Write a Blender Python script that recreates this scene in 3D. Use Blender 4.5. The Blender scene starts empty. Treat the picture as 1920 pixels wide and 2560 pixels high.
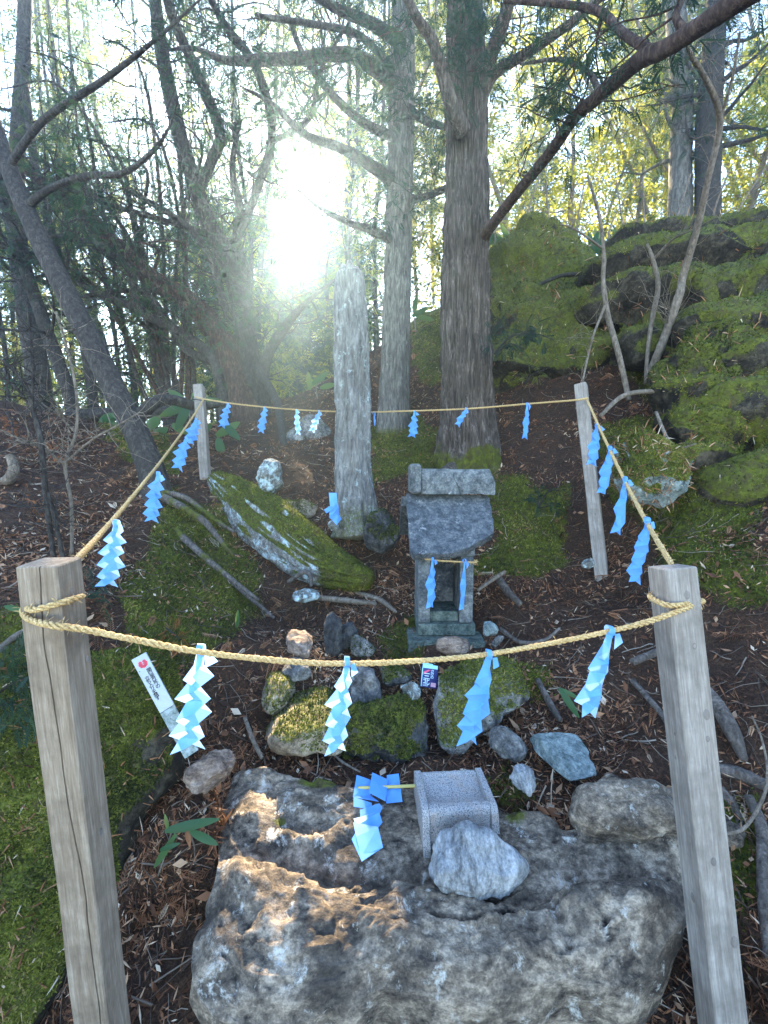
import bpy, math, random
import numpy as np
from mathutils import Vector, Matrix

R_ = random.Random(7)
RNG = np.random.default_rng(11)
SC = bpy.context.scene
COL = SC.collection

# ------------------------------------------------------------------ camera
FPX = 1100.0                       # focal length in pixels of the 1920 x 2560 photograph
PITCH = math.radians(-5.0)
CAM = np.array([0.0, 0.0, 1.5])
FWD = np.array([0, math.cos(PITCH), math.sin(PITCH)])
UPV = np.array([0, -math.sin(PITCH), math.cos(PITCH)])
RGT = np.array([1.0, 0, 0])
cd = bpy.data.cameras.new('camera')
cam = bpy.data.objects.new('camera', cd); COL.objects.link(cam)
cd.sensor_fit = 'VERTICAL'; cd.sensor_height = 36; cd.lens = FPX / 2560 * 36
cd.clip_start = 0.02; cd.clip_end = 1500
cam.location = CAM; cam.rotation_euler = (math.pi / 2 + PITCH, 0, 0)
SC.camera = cam

# ------------------------------------------------------------------ sky and sun
SUN_PX = (740, 518)
sdir = FWD + RGT * (SUN_PX[0] - 960) / FPX + UPV * (1280 - SUN_PX[1]) / FPX
sdir = sdir / np.linalg.norm(sdir)
SUN_EL = math.asin(sdir[2]); SUN_AZ = math.atan2(sdir[0], sdir[1])
W = bpy.data.worlds.new('World'); SC.world = W; W.use_nodes = True
wn = W.node_tree; wn.nodes.clear()
sky = wn.nodes.new('ShaderNodeTexSky'); sky.sky_type = 'NISHITA'; sky.sun_disc = False
sky.sun_elevation = SUN_EL; sky.sun_rotation = SUN_AZ % (2 * math.pi)
sky.altitude = 1500; sky.dust_density = 0.6; sky.air_density = 1.0; sky.ozone_density = 0.8
bg = wn.nodes.new('ShaderNodeBackground'); bg.inputs['Strength'].default_value = 0.15
wo = wn.nodes.new('ShaderNodeOutputWorld')
wn.links.new(sky.outputs[0], bg.inputs[0]); wn.links.new(bg.outputs[0], wo.inputs[0])
ld = bpy.data.lights.new('sun', 'SUN'); ld.energy = 5.0; ld.angle = math.radians(0.5); ld.color = (1.0, 0.81, 0.53)
sun = bpy.data.objects.new('sun', ld); COL.objects.link(sun)
sun.rotation_euler = Vector(sdir).to_track_quat('Z', 'Y').to_euler(); sun.location = (-2, 8, 8)
SC.view_settings.view_transform = 'Standard'; SC.view_settings.look = 'None'
SC.view_settings.exposure = 3.15; SC.view_settings.gamma = 1.0
SC.view_settings.use_curve_mapping = False
SC.cycles.use_denoising = True
SC.cycles.max_bounces = 6; SC.cycles.diffuse_bounces = 4; SC.cycles.transmission_bounces = 4
SC.cycles.sample_clamp_indirect = 6.0

# ------------------------------------------------------------------ maths helpers
def far_d(d):
    """depth along the optical axis: guessed depth d pushed farther along the line of sight"""
    return np.asarray(d, float) * np.interp(d, [1.5, 1.9, 2.15, 2.6, 3.1, 3.6], [1, 1.04, 1.075, 1.15, 1.25, 1.28])
def P(px, py, d):
    px = np.asarray(px, float); py = np.asarray(py, float); d = far_d(d)
    v = FWD + RGT * ((px - 960) / FPX)[..., None] + UPV * ((1280 - py) / FPX)[..., None]
    return CAM + v * d[..., None]
def proj(p):
    q = np.asarray(p, float) - CAM
    d = q @ FWD; dd = np.where(d < 0.05, 0.05, d)
    return 960 + FPX * (q @ RGT) / dd, 1280 - FPX * (q @ UPV) / dd, d
def ray_plane(px, py, z0, slope, y0):
    """meet of a view ray with the plane z = z0 + slope*(y-y0)"""
    v = FWD + RGT * ((np.asarray(px, float) - 960) / FPX)[..., None] + UPV * ((1280 - np.asarray(py, float)) / FPX)[..., None]
    t = (z0 - slope * y0 - CAM[2] + slope * CAM[1]) / (v[..., 2] - slope * v[..., 1])
    return CAM + v * t[..., None]
def _h(i, j, k, s):
    n = (i * 374761393 + j * 668265263 + k * 2147483647 + s * 974711) & 0xFFFFFFFF
    n = ((n ^ (n >> 13)) * 1274126177) & 0xFFFFFFFF
    n = n ^ (n >> 16)
    return (n & 0xFFFF) / 65535.0 * 2 - 1
def noise3(p, s=0):
    p = np.asarray(p, float); f = np.floor(p); i = f.astype(np.int64); u = p - f
    u = u * u * (3 - 2 * u); x, y, z = u[..., 0], u[..., 1], u[..., 2]
    a, b, c = i[..., 0], i[..., 1], i[..., 2]
    g = lambda q, w, e: _h(a + q, b + w, c + e, s)
    l = lambda m, n, t: m + (n - m) * t
    return l(l(l(g(0,0,0), g(1,0,0), x), l(g(0,1,0), g(1,1,0), x), y),
             l(l(g(0,0,1), g(1,0,1), x), l(g(0,1,1), g(1,1,1), x), y), z)
def fbm(p, o=4, s=0):
    t = 0; a = 1.0; p = np.asarray(p, float)
    for k in range(o):
        t = t + a * noise3(p, s + k); p = p * 2.03 + 7.1; a *= 0.5
    return t
def sstep(a, b, x):
    t = np.clip((x - a) / (b - a), 0, 1); return t * t * (3 - 2 * t)
def crom(pts, n):
    """smooth curve through rows of pts (any width), n samples"""
    p = np.asarray(pts, float); m = len(p)
    q = np.vstack([2 * p[0] - p[1], p, 2 * p[-1] - p[-2]])
    t = np.linspace(0, m - 1 - 1e-6, n); i = t.astype(int); u = (t - i)[:, None]
    a, b, c, d = q[i], q[i + 1], q[i + 2], q[i + 3]
    return 0.5 * (2 * b + (c - a) * u + (2 * a - 5 * b + 4 * c - d) * u**2 + (3 * b - a - 3 * c + d) * u**3)
def inpoly(px, py, poly):
    r = np.zeros(px.shape, bool); n = len(poly); j = n - 1
    for i in range(n):
        xi, yi = poly[i]; xj, yj = poly[j]
        c = ((yi > py) != (yj > py)) & (px < (xj - xi) * (py - yi) / (yj - yi + 1e-9) + xi)
        r ^= c; j = i
    return r

# ------------------------------------------------------------------ object helpers
def mesh(name, V, F, mat=None, smooth=True, parent=None, attrs=None, mats=None, mi=None):
    V = np.asarray(V, np.float32).reshape(-1, 3)
    me = bpy.data.meshes.new(name)
    if isinstance(F, np.ndarray): groups = [F]
    else:
        by = {}
        for f in F: by.setdefault(len(f), []).append(f)
        groups = [np.array(v, np.int32) for v in by.values()]
    nl = sum(g.size for g in groups); nf = sum(len(g) for g in groups)
    me.vertices.add(len(V)); me.vertices.foreach_set('co', V.ravel())
    me.loops.add(nl); me.polygons.add(nf)
    me.loops.foreach_set('vertex_index', np.concatenate([g.ravel() for g in groups]).astype(np.int32))
    tot = np.concatenate([np.full(len(g), g.shape[1]) for g in groups]).astype(np.int32)
    me.polygons.foreach_set('loop_start', np.concatenate([[0], np.cumsum(tot)[:-1]]).astype(np.int32))
    me.polygons.foreach_set('loop_total', tot)
    me.polygons.foreach_set('use_smooth', np.full(nf, bool(smooth)))
    if attrs:
        for k, a in attrs.items():
            at = me.attributes.new(k, 'FLOAT', 'POINT'); at.data.foreach_set('value', np.asarray(a, np.float32))
    if mats:
        for m in mats: me.materials.append(m)
        if mi is not None: me.polygons.foreach_set('material_index', np.asarray(mi, np.int32))
    elif mat: me.materials.append(mat)
    me.update(calc_edges=True); me.validate()
    o = bpy.data.objects.new(name, me); COL.objects.link(o)
    if parent is not None:
        o.parent = parent
        o.matrix_parent_inverse = Matrix.Translation(parent.location).inverted()
    return o
def tag(o, label=None, cat=None, group=None, kind=None):
    if label: o['label'] = label
    if cat: o['category'] = cat
    if group: o['group'] = group
    if kind: o['kind'] = kind
    return o
def empty(name, loc, label, cat, group=None):
    o = bpy.data.objects.new(name, None); COL.objects.link(o); o.location = Vector([float(a) for a in loc])
    o.empty_display_size = 0.05
    return tag(o, label, cat, group)
def put_world(o, parent, Mw):
    o.parent = parent; o.matrix_parent_inverse = Matrix.Translation(parent.location).inverted(); o.matrix_basis = Mw
def base_origin(o):
    """move a mesh object's origin to the middle of its base"""
    n = len(o.data.vertices); v = np.empty(n * 3, np.float32); o.data.vertices.foreach_get('co', v); v = v.reshape(-1, 3)
    c = np.array([v[:, 0].mean(), v[:, 1].mean(), v[:, 2].min()], np.float32)
    return c
def grid_faces(rows, cols, wrap=False):
    r = np.arange(rows - 1)[:, None]; c = np.arange(cols if wrap else cols - 1)[None, :]
    a = r * cols + c; b = r * cols + (c + 1) % cols
    return np.stack([a, b, b + cols, a + cols], -1).reshape(-1, 4).astype(np.int32)
def normals(V, F):
    n = np.zeros_like(V)
    f = np.cross(V[F[:, 2]] - V[F[:, 0]], V[F[:, 3 % F.shape[1]]] - V[F[:, 1]]) if F.shape[1] == 4 else np.cross(V[F[:, 1]] - V[F[:, 0]], V[F[:, 2]] - V[F[:, 0]])
    for k in range(F.shape[1]): np.add.at(n, F[:, k], f)
    return n / (np.linalg.norm(n, axis=1, keepdims=True) + 1e-12)
class Geo:
    def __init__(s): s.V = []; s.F = []; s.n = 0; s.A = []
    def add(s, V, F, a=None):
        V = np.asarray(V, float).reshape(-1, 3); s.V.append(V); s.F += [tuple(int(i) + s.n for i in f) for f in F]; s.n += len(V)
        s.A.append(np.zeros(len(V)) if a is None else np.broadcast_to(a, len(V)))
    def make(s, name, mat, smooth=True, parent=None, attr=None):
        return mesh(name, np.vstack(s.V), s.F, mat, smooth, parent, {attr: np.concatenate(s.A)} if attr else None)
def tube(pts, rad, sides=8, cap=True, disp=None):
    """swept tube; disp(angle grid, length grid, centre points) -> radius factor"""
    p = np.asarray(pts, float); n = len(p); rad = np.broadcast_to(np.asarray(rad, float), n)
    t = np.gradient(p, axis=0); t /= np.linalg.norm(t, axis=1, keepdims=True) + 1e-12
    u = np.zeros((n, 3)); a = np.array([1.0, 0, 0]) if abs(t[0, 0]) < 0.8 else np.array([0, 1.0, 0])
    for i in range(n):
        a = a - t[i] * (a @ t[i]); a /= np.linalg.norm(a) + 1e-12; u[i] = a
    w = np.cross(t, u)
    th = np.linspace(0, 2 * math.pi, sides, endpoint=False)
    rr = np.repeat(rad[:, None], sides, 1)
    if disp is not None:
        ln = np.concatenate([[0], np.cumsum(np.linalg.norm(np.diff(p, axis=0), axis=1))])
        rr = rr * disp(np.repeat(th[None], n, 0), np.repeat(ln[:, None], sides, 1))
    V = p[:, None] + rr[..., None] * (np.cos(th)[None, :, None] * u[:, None] + np.sin(th)[None, :, None] * w[:, None])
    V = V.reshape(-1, 3); F = grid_faces(n, sides, True)
    if cap:
        V = np.vstack([V, p[:1] - t[:1] * rad[0] * 0.3, p[-1:] + t[-1:] * rad[-1] * 0.6]); m = n * sides
        k = np.arange(sides); k2 = (k + 1) % sides
        F = [tuple(f) for f in F] + [(m, int(b), int(a_)) for a_, b in zip(k, k2)] + [(m + 1, int(a_) + (n - 1) * sides, int(b) + (n - 1) * sides) for a_, b in zip(k, k2)]
    return V, F
def px_path(rows, n):
    """rows of (px, py, d, radius px) -> smooth world path and radii"""
    c = crom(np.array(rows, float), n)
    return P(c[:, 0], c[:, 1], c[:, 2]), np.maximum(c[:, 3], 0.6) * far_d(c[:, 2]) / FPX
def box_geo(g, c, s, rot=None, bev=0.0):
    c = np.array(c, float); h = np.array(s, float) / 2
    b = min(bev, *(h * 0.9)) if bev else 0
    V = []; F = []
    if not b:
        for z in (-1, 1):
            for (x, y) in ((-1,-1),(1,-1),(1,1),(-1,1)): V.append((x*h[0], y*h[1], z*h[2]))
        F = [(3,2,1,0),(4,5,6,7),(0,1,5,4),(1,2,6,5),(2,3,7,6),(3,0,4,7)]
    else:
        def ring(i, z):
            x, y = h[0] - i, h[1] - i
            k = b if i == 0 else b
            return [(-x+k,-y,z),(x-k,-y,z),(x,-y+k,z),(x,y-k,z),(x-k,y,z),(-x+k,y,z),(-x,y-k,z),(-x,-y+k,z)]
        V = ring(b, -h[2]) + ring(0, -h[2]+b) + ring(0, h[2]-b) + ring(b, h[2])
        F = [tuple(range(7,-1,-1)), tuple(range(24,32))]
        for r in range(3):
            for k in range(8): F.append((r*8+k, r*8+(k+1)%8, (r+1)*8+(k+1)%8, (r+1)*8+k))
    V = np.array(V)
    if rot is not None: V = V @ np.array(rot).T
    g.add(V + c, F)
def prism(front, thick_vec, g, a=None):
    """closed prism: polygon of 3-D points and its copy moved by thick_vec"""
    f = np.asarray(front, float); n = len(f)
    V = np.vstack([f, f + np.asarray(thick_vec, float)])
    F = [tuple(range(n)), tuple(range(2*n-1, n-1, -1))] + [(i, n+i, n+(i+1)%n, (i+1)%n) for i in range(n)]
    g.add(V, F, a)
def bevel_mesh(o, w, seg=2):
    m = o.modifiers.new('bevel', 'BEVEL'); m.width = w; m.segments = seg; m.limit_method = 'ANGLE'; m.angle_limit = math.radians(35)
    o.data.polygons.foreach_set('use_smooth', np.zeros(len(o.data.polygons), bool))

# ------------------------------------------------------------------ materials
class NT:
    def __init__(s, name):
        s.m = bpy.data.materials.new(name); s.m.use_nodes = True; s.t = s.m.node_tree; s.t.nodes.clear()
        s.out = s.n('ShaderNodeOutputMaterial')
    def n(s, kind, **k):
        q = s.t.nodes.new(kind)
        for a, b in k.items(): setattr(q, a, b)
        return q
    def put(s, q, key, v):
        if v is None: return
        i = q.inputs[key]
        if hasattr(v, 'is_output') or isinstance(v, bpy.types.NodeSocket): s.t.links.new(v, i)
        else: i.default_value = v
    def coord(s, kind='Object', scale=(1, 1, 1), rot=(0, 0, 0)):
        c = s.n('ShaderNodeTexCoord'); m = s.n('ShaderNodeMapping'); m.inputs['Scale'].default_value = scale; m.inputs['Rotation'].default_value = rot
        s.t.links.new(c.outputs[kind], m.inputs[0]); return m.outputs[0]
    def noise(s, co, scale, detail=6, rough=0.6, dist=0.0):
        q = s.n('ShaderNodeTexNoise'); s.put(q, 'Vector', co); q.inputs['Scale'].default_value = scale
        q.inputs['Detail'].default_value = detail; q.inputs['Roughness'].default_value = rough; q.inputs['Distortion'].default_value = dist
        return q.outputs[0]
    def voro(s, co, scale, feat='F1'):
        q = s.n('ShaderNodeTexVoronoi'); q.feature = feat; s.put(q, 'Vector', co); q.inputs['Scale'].default_value = scale
        return q
    def ramp(s, v, stops, interp='LINEAR'):
        q = s.n('ShaderNodeValToRGB'); e = q.color_ramp.elements; q.color_ramp.interpolation = interp
        while len(e) < len(stops): e.new(0.5)
        for k, (p, c) in enumerate(stops):
            e[k].position = p; e[k].color = (*c, 1) if len(c) == 3 else c
        s.put(q, 0, v); return q.outputs[0]
    def mix(s, f, a, b, mode='MIX'):
        q = s.n('ShaderNodeMix', data_type='RGBA', blend_type=mode)
        s.put(q, 0, f); s.put(q, 6, a if not isinstance(a, tuple) else (*a, 1)); s.put(q, 7, b if not isinstance(b, tuple) else (*b, 1))
        return q.outputs[2]
    def math(s, op, a, b=0.0, clamp=False):
        q = s.n('ShaderNodeMath', operation=op, use_clamp=clamp); s.put(q, 0, a); s.put(q, 1, b); return q.outputs[0]
    def attr(s, name):
        q = s.n('ShaderNodeAttribute', attribute_name=name); return q.outputs['Fac']
    def bump(s, h, strength=0.5, dist=0.01, prev=None):
        q = s.n('ShaderNodeBump'); s.put(q, 'Height', h); q.inputs['Strength'].default_value = strength; q.inputs['Distance'].default_value = dist
        if prev: s.put(q, 'Normal', prev)
        return q.outputs[0]
    def pbsdf(s, col, rough=0.85, normal=None, spec=0.3):
        q = s.n('ShaderNodeBsdfPrincipled'); s.put(q, 'Base Color', col if not isinstance(col, tuple) else (*col, 1)); s.put(q, 'Roughness', rough)
        q.inputs['Specular IOR Level'].default_value = spec; s.put(q, 'Normal', normal)
        return q.outputs[0]
    def done(s, sh): s.t.links.new(sh, s.out.inputs[0]); return s.m
    def leafy(s, col, trans, fac=0.5, rough=0.6):
        a = s.pbsdf(col, rough, spec=0.25); t = s.n('ShaderNodeBsdfTranslucent'); s.put(t, 0, trans if not isinstance(trans, tuple) else (*trans, 1))
        mx = s.n('ShaderNodeMixShader'); mx.inputs[0].default_value = fac
        s.t.links.new(a, mx.inputs[1]); s.t.links.new(t.outputs[0], mx.inputs[2]); return mx.outputs[0]

MOSS_RAMP = [(0.25, (0.022, 0.025, 0.006)), (0.42, (0.07, 0.056, 0.02)), (0.52, (0.078, 0.088, 0.011)), (0.75, (0.17, 0.165, 0.022))]
def rock_mat(name, dark, mid, light, lichen=None, lich=0.6, scale=1.0, stretch=(1, 1, 1), rot=(0, 0, 0), bump=1.0, stain=0.0):
    n = NT(name); co = n.coord('Object', stretch, rot); iso = n.coord('Object')
    a = n.noise(co, 7 * scale, 9, 0.68, 0.6); b = n.noise(co, 34 * scale, 8, 0.72); c = n.noise(iso, 130 * scale, 4, 0.6)
    v = n.math('ADD', n.math('MULTIPLY', a, 0.55), n.math('MULTIPLY', b, 0.45))
    col = n.ramp(v, [(0.40, dark), (0.5, mid), (0.60, light)])
    col = n.mix(0.55, col, n.ramp(c, [(0.3, (0.35, 0.35, 0.35)), (0.7, (1.25, 1.25, 1.25))]), 'MULTIPLY')
    if stain:
        s_ = n.noise(iso, 3.2, 9, 0.72, 0.4); col = n.mix(n.ramp(s_, [(0.46, (0, 0, 0)), (0.58, (stain, stain, stain))]), col, tuple(x * 0.9 for x in dark))
    if lichen:
        l = n.noise(iso, 11 * scale, 10, 0.75, 0.3)
        col = n.mix(n.ramp(l, [(lich - 0.04, (0, 0, 0)), (lich + 0.05, (0.85, 0.85, 0.85))]), col, lichen)
    m = n.attr('moss'); mn = n.noise(iso, 60, 8, 0.75)
    mf = n.math('MULTIPLY_ADD', m, 1.0); mf = n.math('ADD', n.math('MULTIPLY', m, 1.6), n.math('MULTIPLY', n.math('SUBTRACT', mn, 0.5), 1.2))
    mf = n.ramp(mf, [(0.45, (0, 0, 0)), (0.7, (1, 1, 1))])
    mc = n.ramp(n.noise(iso, 24, 8, 0.7), MOSS_RAMP)
    col = n.mix(mf, col, mc)
    h = n.math('ADD', v, n.math('MULTIPLY', c, 0.25))
    nb = n.bump(h, 0.9 * bump, 0.02 / scale)
    nb = n.bump(mn, 0.5, 0.01, nb)
    return n.done(n.pbsdf(col, 0.88, nb, 0.25))
M = {}
M['rock_grey'] = rock_mat('rock_grey', (0.035, 0.035, 0.036), (0.14, 0.135, 0.125), (0.34, 0.32, 0.28), (0.42, 0.46, 0.44), 0.63)
M['rock_slab'] = rock_mat('rock_slab', (0.034, 0.027, 0.022), (0.20, 0.155, 0.112), (0.50, 0.395, 0.285), (0.58, 0.55, 0.48), 0.61, 1.35, (0.8, 1.1, 1.3), stain=0.72)
M['rock_dark'] = rock_mat('rock_dark', (0.018, 0.018, 0.02), (0.06, 0.06, 0.06), (0.15, 0.145, 0.135), (0.3, 0.36, 0.36), 0.66)
M['rock_bank'] = rock_mat('rock_bank', (0.010, 0.008, 0.006), (0.036, 0.029, 0.019), (0.10, 0.083, 0.056), (0.2, 0.2, 0.17), 0.68)
M['rock_brown'] = rock_mat('rock_brown', (0.06, 0.042, 0.032), (0.22, 0.155, 0.115), (0.42, 0.32, 0.24), None, 0.6, 1.2, (0.6, 2, 2), (0.2, 0.5, 0.6))
M['rock_green'] = rock_mat('rock_green', (0.06, 0.08, 0.08), (0.18, 0.22, 0.21), (0.33, 0.38, 0.36), (0.4, 0.46, 0.42), 0.6, 1.4)
M['rock_quartz'] = rock_mat('rock_quartz', (0.11, 0.11, 0.11), (0.30, 0.305, 0.30), (0.52, 0.52, 0.51), None, 0.6, 1.0, (2.2, 0.8, 0.8), (0.1, 0.35, 0.2))
M['rock_lichen'] = rock_mat('rock_lichen', (0.05, 0.05, 0.045), (0.16, 0.16, 0.14), (0.3, 0.3, 0.27), (0.5, 0.62, 0.62), 0.52, 1.4)
M['rock_tan'] = rock_mat('rock_tan', (0.1, 0.075, 0.05), (0.27, 0.21, 0.14), (0.42, 0.34, 0.24), (0.45, 0.44, 0.38), 0.66, 1.4)
M['shrine_stone'] = rock_mat('shrine_stone', (0.045, 0.052, 0.054), (0.12, 0.128, 0.126), (0.24, 0.245, 0.23), (0.42, 0.44, 0.42), 0.66, 2.2, bump=0.35)
M['shrine_roof'] = rock_mat('shrine_roof', (0.03, 0.036, 0.042), (0.08, 0.088, 0.094), (0.17, 0.175, 0.172), (0.33, 0.33, 0.32), 0.62, 2.0, bump=0.3)
M['shrine_green'] = rock_mat('shrine_green', (0.025, 0.036, 0.03), (0.085, 0.108, 0.092), (0.17, 0.195, 0.165), (0.03, 0.04, 0.03), 0.6, 2.4, bump=0.35)
def granite():
    n = NT('granite'); co = n.coord()
    v = n.ramp(n.voro(co, 240).outputs['Distance'], [(0.1, (0.35, 0.35, 0.36)), (0.5, (1, 1, 1))]); v2 = n.noise(co, 300, 3, 0.7); s = n.noise(co, 22, 5, 0.6)
    col = n.ramp(v2, [(0.36, (0.04, 0.04, 0.042)), (0.44, (0.18, 0.178, 0.176)), (0.56, (0.36, 0.35, 0.34)), (0.68, (0.36, 0.27, 0.21))])
    col = n.mix(0.35, col, v, 'MULTIPLY')
    col = n.mix(n.ramp(s, [(0.5, (0, 0, 0)), (0.7, (0.45, 0.45, 0.45))]), col, (0.3, 0.2, 0.13))
    return n.done(n.pbsdf(col, 0.7, n.bump(v2, 0.3, 0.003), 0.35))
M['granite'] = granite()
def bark(name, dark, mid, light, lichen=None, vert=0.16, scale=1.0, lich=0.6):
    n = NT(name); co = n.coord('Object', (1, 1, vert)); iso = n.coord()
    a = n.noise(co, 38 * scale, 7, 0.65, 0.5); b = n.noise(iso, 5 * scale, 6, 0.6)
    w = n.noise(co, 120 * scale, 4, 0.6)
    col = n.ramp(n.math('ADD', n.math('MULTIPLY', a, 0.75), n.math('MULTIPLY', w, 0.25)), [(0.34, dark), (0.5, mid), (0.66, light)])
    col = n.mix(n.ramp(b, [(0.4, (0, 0, 0)), (0.7, (0.6, 0.6, 0.6))]), col, tuple(0.6 * x for x in mid))
    if lichen:
        l = n.noise(iso, 14 * scale, 10, 0.78, 0.2)
        col = n.mix(n.ramp(l, [(lich - 0.04, (0, 0, 0)), (lich + 0.06, (0.8, 0.8, 0.8))]), col, lichen)
    m = n.attr('moss'); mn = n.noise(iso, 60, 8, 0.75)
    mf = n.ramp(n.math('ADD', n.math('MULTIPLY', m, 1.6), n.math('MULTIPLY', n.math('SUBTRACT', mn, 0.5), 1.2)), [(0.45, (0, 0, 0)), (0.7, (1, 1, 1))])
    col = n.mix(mf, col, n.ramp(n.noise(iso, 24, 8, 0.7), MOSS_RAMP))
    return n.done(n.pbsdf(col, 0.9, n.bump(n.math('ADD', a, n.math('MULTIPLY', w, 0.4)), 0.9, 0.02), 0.2))
M['bark_cedar'] = bark('bark_cedar', (0.010, 0.007, 0.006), (0.085, 0.064, 0.050), (0.25, 0.205, 0.165), (0.28, 0.31, 0.28), lich=0.7, vert=0.07, scale=1.25)
M['bark_mid'] = bark('bark_mid', (0.03, 0.027, 0.023), (0.125, 0.113, 0.096), (0.27, 0.25, 0.215), (0.33, 0.36, 0.33), lich=0.66)
M['bark_snag'] = bark('bark_snag', (0.045, 0.04, 0.036), (0.17, 0.16, 0.145), (0.33, 0.32, 0.29), (0.46, 0.55, 0.52), lich=0.60, vert=0.22)
M['bark_dark'] = bark('bark_dark', (0.014, 0.012, 0.010), (0.05, 0.042, 0.036), (0.11, 0.095, 0.08), (0.2, 0.24, 0.22), lich=0.7, vert=0.5)
M['bark_red'] = bark('bark_red', (0.014, 0.009, 0.007), (0.065, 0.040, 0.030), (0.16, 0.105, 0.08), None, vert=0.35)
M['bark_pale'] = bark('bark_pale', (0.07, 0.055, 0.04), (0.2, 0.16, 0.12), (0.34, 0.28, 0.22), None, vert=0.4, scale=1.4)
M['bark_log'] = bark('bark_log', (0.04, 0.037, 0.034), (0.17, 0.16, 0.145), (0.42, 0.40, 0.37), (0.5, 0.64, 0.66), vert=1.0, lich=0.55)
M['root'] = bark('root', (0.03, 0.024, 0.02), (0.11, 0.09, 0.075), (0.24, 0.2, 0.17), (0.3, 0.31, 0.3), vert=0.6, lich=0.66)
def ground_mat():
    n = NT('forest_soil'); co = n.coord()
    a = n.noise(co, 9, 8, 0.7); b = n.noise(co, 90, 6, 0.75, 0.8)
    col = n.ramp(b, [(0.33, (0.016, 0.009, 0.006)), (0.5, (0.065, 0.034, 0.02)), (0.68, (0.17, 0.09, 0.05))])
    col = n.mix(n.ramp(a, [(0.4, (0, 0, 0)), (0.65, (0.7, 0.7, 0.7))]), col, (0.028, 0.02, 0.015))
    m = n.attr('moss'); mn = n.noise(co, 40, 8, 0.75)
    mf = n.ramp(n.math('ADD', n.math('MULTIPLY', m, 1.5), n.math('MULTIPLY', n.math('SUBTRACT', mn, 0.5), 1.4)), [(0.45, (0, 0, 0)), (0.72, (1, 1, 1))])
    col = n.mix(mf, col, n.ramp(n.noise(co, 24, 8, 0.7), MOSS_RAMP))
    return n.done(n.pbsdf(col, 0.95, n.bump(n.math('ADD', b, mn), 0.8, 0.02), 0.15))
M['ground'] = ground_mat()
def var_mat(name, stops, trans=None, fac=0.45, rough=0.7):
    n = NT(name); col = n.ramp(n.attr('var'), stops)
    if trans is None: return n.done(n.pbsdf(col, rough, spec=0.2))
    t = n.ramp(n.attr('var'), trans); return n.done(n.leafy(col, t, fac, rough))
M['moss_blade'] = var_mat('moss_blade', [(0, (0.018, 0.023, 0.005)), (0.4, (0.078, 0.092, 0.011)), (0.75, (0.19, 0.19, 0.022)), (0.9, (0.26, 0.22, 0.06)), (1, (0.34, 0.24, 0.10))],
                          [(0, (0.05, 0.08, 0.01)), (1, (0.25, 0.28, 0.03))], 0.3)
M['litter'] = var_mat('leaf_litter', [(0, (0.028, 0.012, 0.007)), (0.35, (0.13, 0.054, 0.026)), (0.65, (0.32, 0.145, 0.07)), (0.85, (0.46, 0.28, 0.16)), (1, (0.58, 0.46, 0.33))],
                      [(0, (0.05, 0.025, 0.01)), (1, (0.3, 0.16, 0.07))], 0.2)
M['twig'] = var_mat('twig', [(0, (0.03, 0.022, 0.017)), (0.6, (0.13, 0.095, 0.07)), (1, (0.32, 0.26, 0.2))])
M['leaf_cypress'] = var_mat('leaf_cypress', [(0, (0.012, 0.032, 0.026)), (0.5, (0.028, 0.058, 0.034)), (1, (0.07, 0.10, 0.03))],
                            [(0, (0.02, 0.05, 0.03)), (0.6, (0.07, 0.12, 0.035)), (1, (0.30, 0.32, 0.05))], 0.42)
M['leaf_yellow'] = var_mat('leaf_yellow', [(0, (0.035, 0.06, 0.02)), (0.5, (0.08, 0.11, 0.025)), (1, (0.15, 0.15, 0.03))],
                           [(0, (0.10, 0.15, 0.03)), (0.5, (0.30, 0.34, 0.05)), (1, (0.62, 0.54, 0.07))], 0.55)
M['leaf_dead'] = var_mat('leaf_dead', [(0, (0.16, 0.05, 0.02)), (1, (0.42, 0.17, 0.06))], [(0, (0.3, 0.1, 0.03)), (1, (0.5, 0.2, 0.06))], 0.4)
M['leaf_bamboo'] = var_mat('leaf_bamboo', [(0, (0.02, 0.07, 0.035)), (0.7, (0.05, 0.13, 0.05)), (1, (0.3, 0.26, 0.12))],
                           [(0, (0.05, 0.16, 0.05)), (1, (0.4, 0.4, 0.08))], 0.4, 0.45)
def wood(name, a, b, c):
    n = NT(name); co = n.coord('Object', (1, 1, 0.06)); iso = n.coord()
    g = n.noise(co, 90, 6, 0.65, 0.6); f = n.noise(co, 300, 4, 0.7); s = n.noise(iso, 7, 6, 0.65)
    col = n.ramp(n.math('ADD', n.math('MULTIPLY', g, 0.6), n.math('MULTIPLY', f, 0.4)), [(0.3, a), (0.52, b), (0.7, c)])
    col = n.mix(n.ramp(s, [(0.45, (0, 0, 0)), (0.72, (0.7, 0.7, 0.7))]), col, tuple(x * 0.6 for x in a))
    return n.done(n.pbsdf(col, 0.8, n.bump(n.math('ADD', g, f), 0.35, 0.004), 0.25))
M['post'] = wood('weathered_wood', (0.12, 0.082, 0.052), (0.265, 0.20, 0.14), (0.42, 0.345, 0.26))
M['post_grey'] = wood('grey_wood', (0.13, 0.105, 0.085), (0.275, 0.235, 0.195), (0.43, 0.39, 0.34))
M['knot'] = wood('knot_wood', (0.09, 0.07, 0.06), (0.2, 0.17, 0.145), (0.3, 0.26, 0.23))
def rope_mat():
    n = NT('straw_rope'); co = n.coord()
    a = n.noise(co, 240, 4, 0.7); b = n.noise(co, 8, 3, 0.5)
    col = n.ramp(a, [(0.32, (0.20, 0.115, 0.04)), (0.5, (0.47, 0.31, 0.13)), (0.68, (0.70, 0.52, 0.27))])
    col = n.mix(n.ramp(b, [(0.4, (0, 0, 0)), (0.7, (0.3, 0.3, 0.3))]), col, (0.45, 0.3, 0.12))
    return n.done(n.pbsdf(col, 0.8, n.bump(a, 0.5, 0.002), 0.2))
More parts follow.
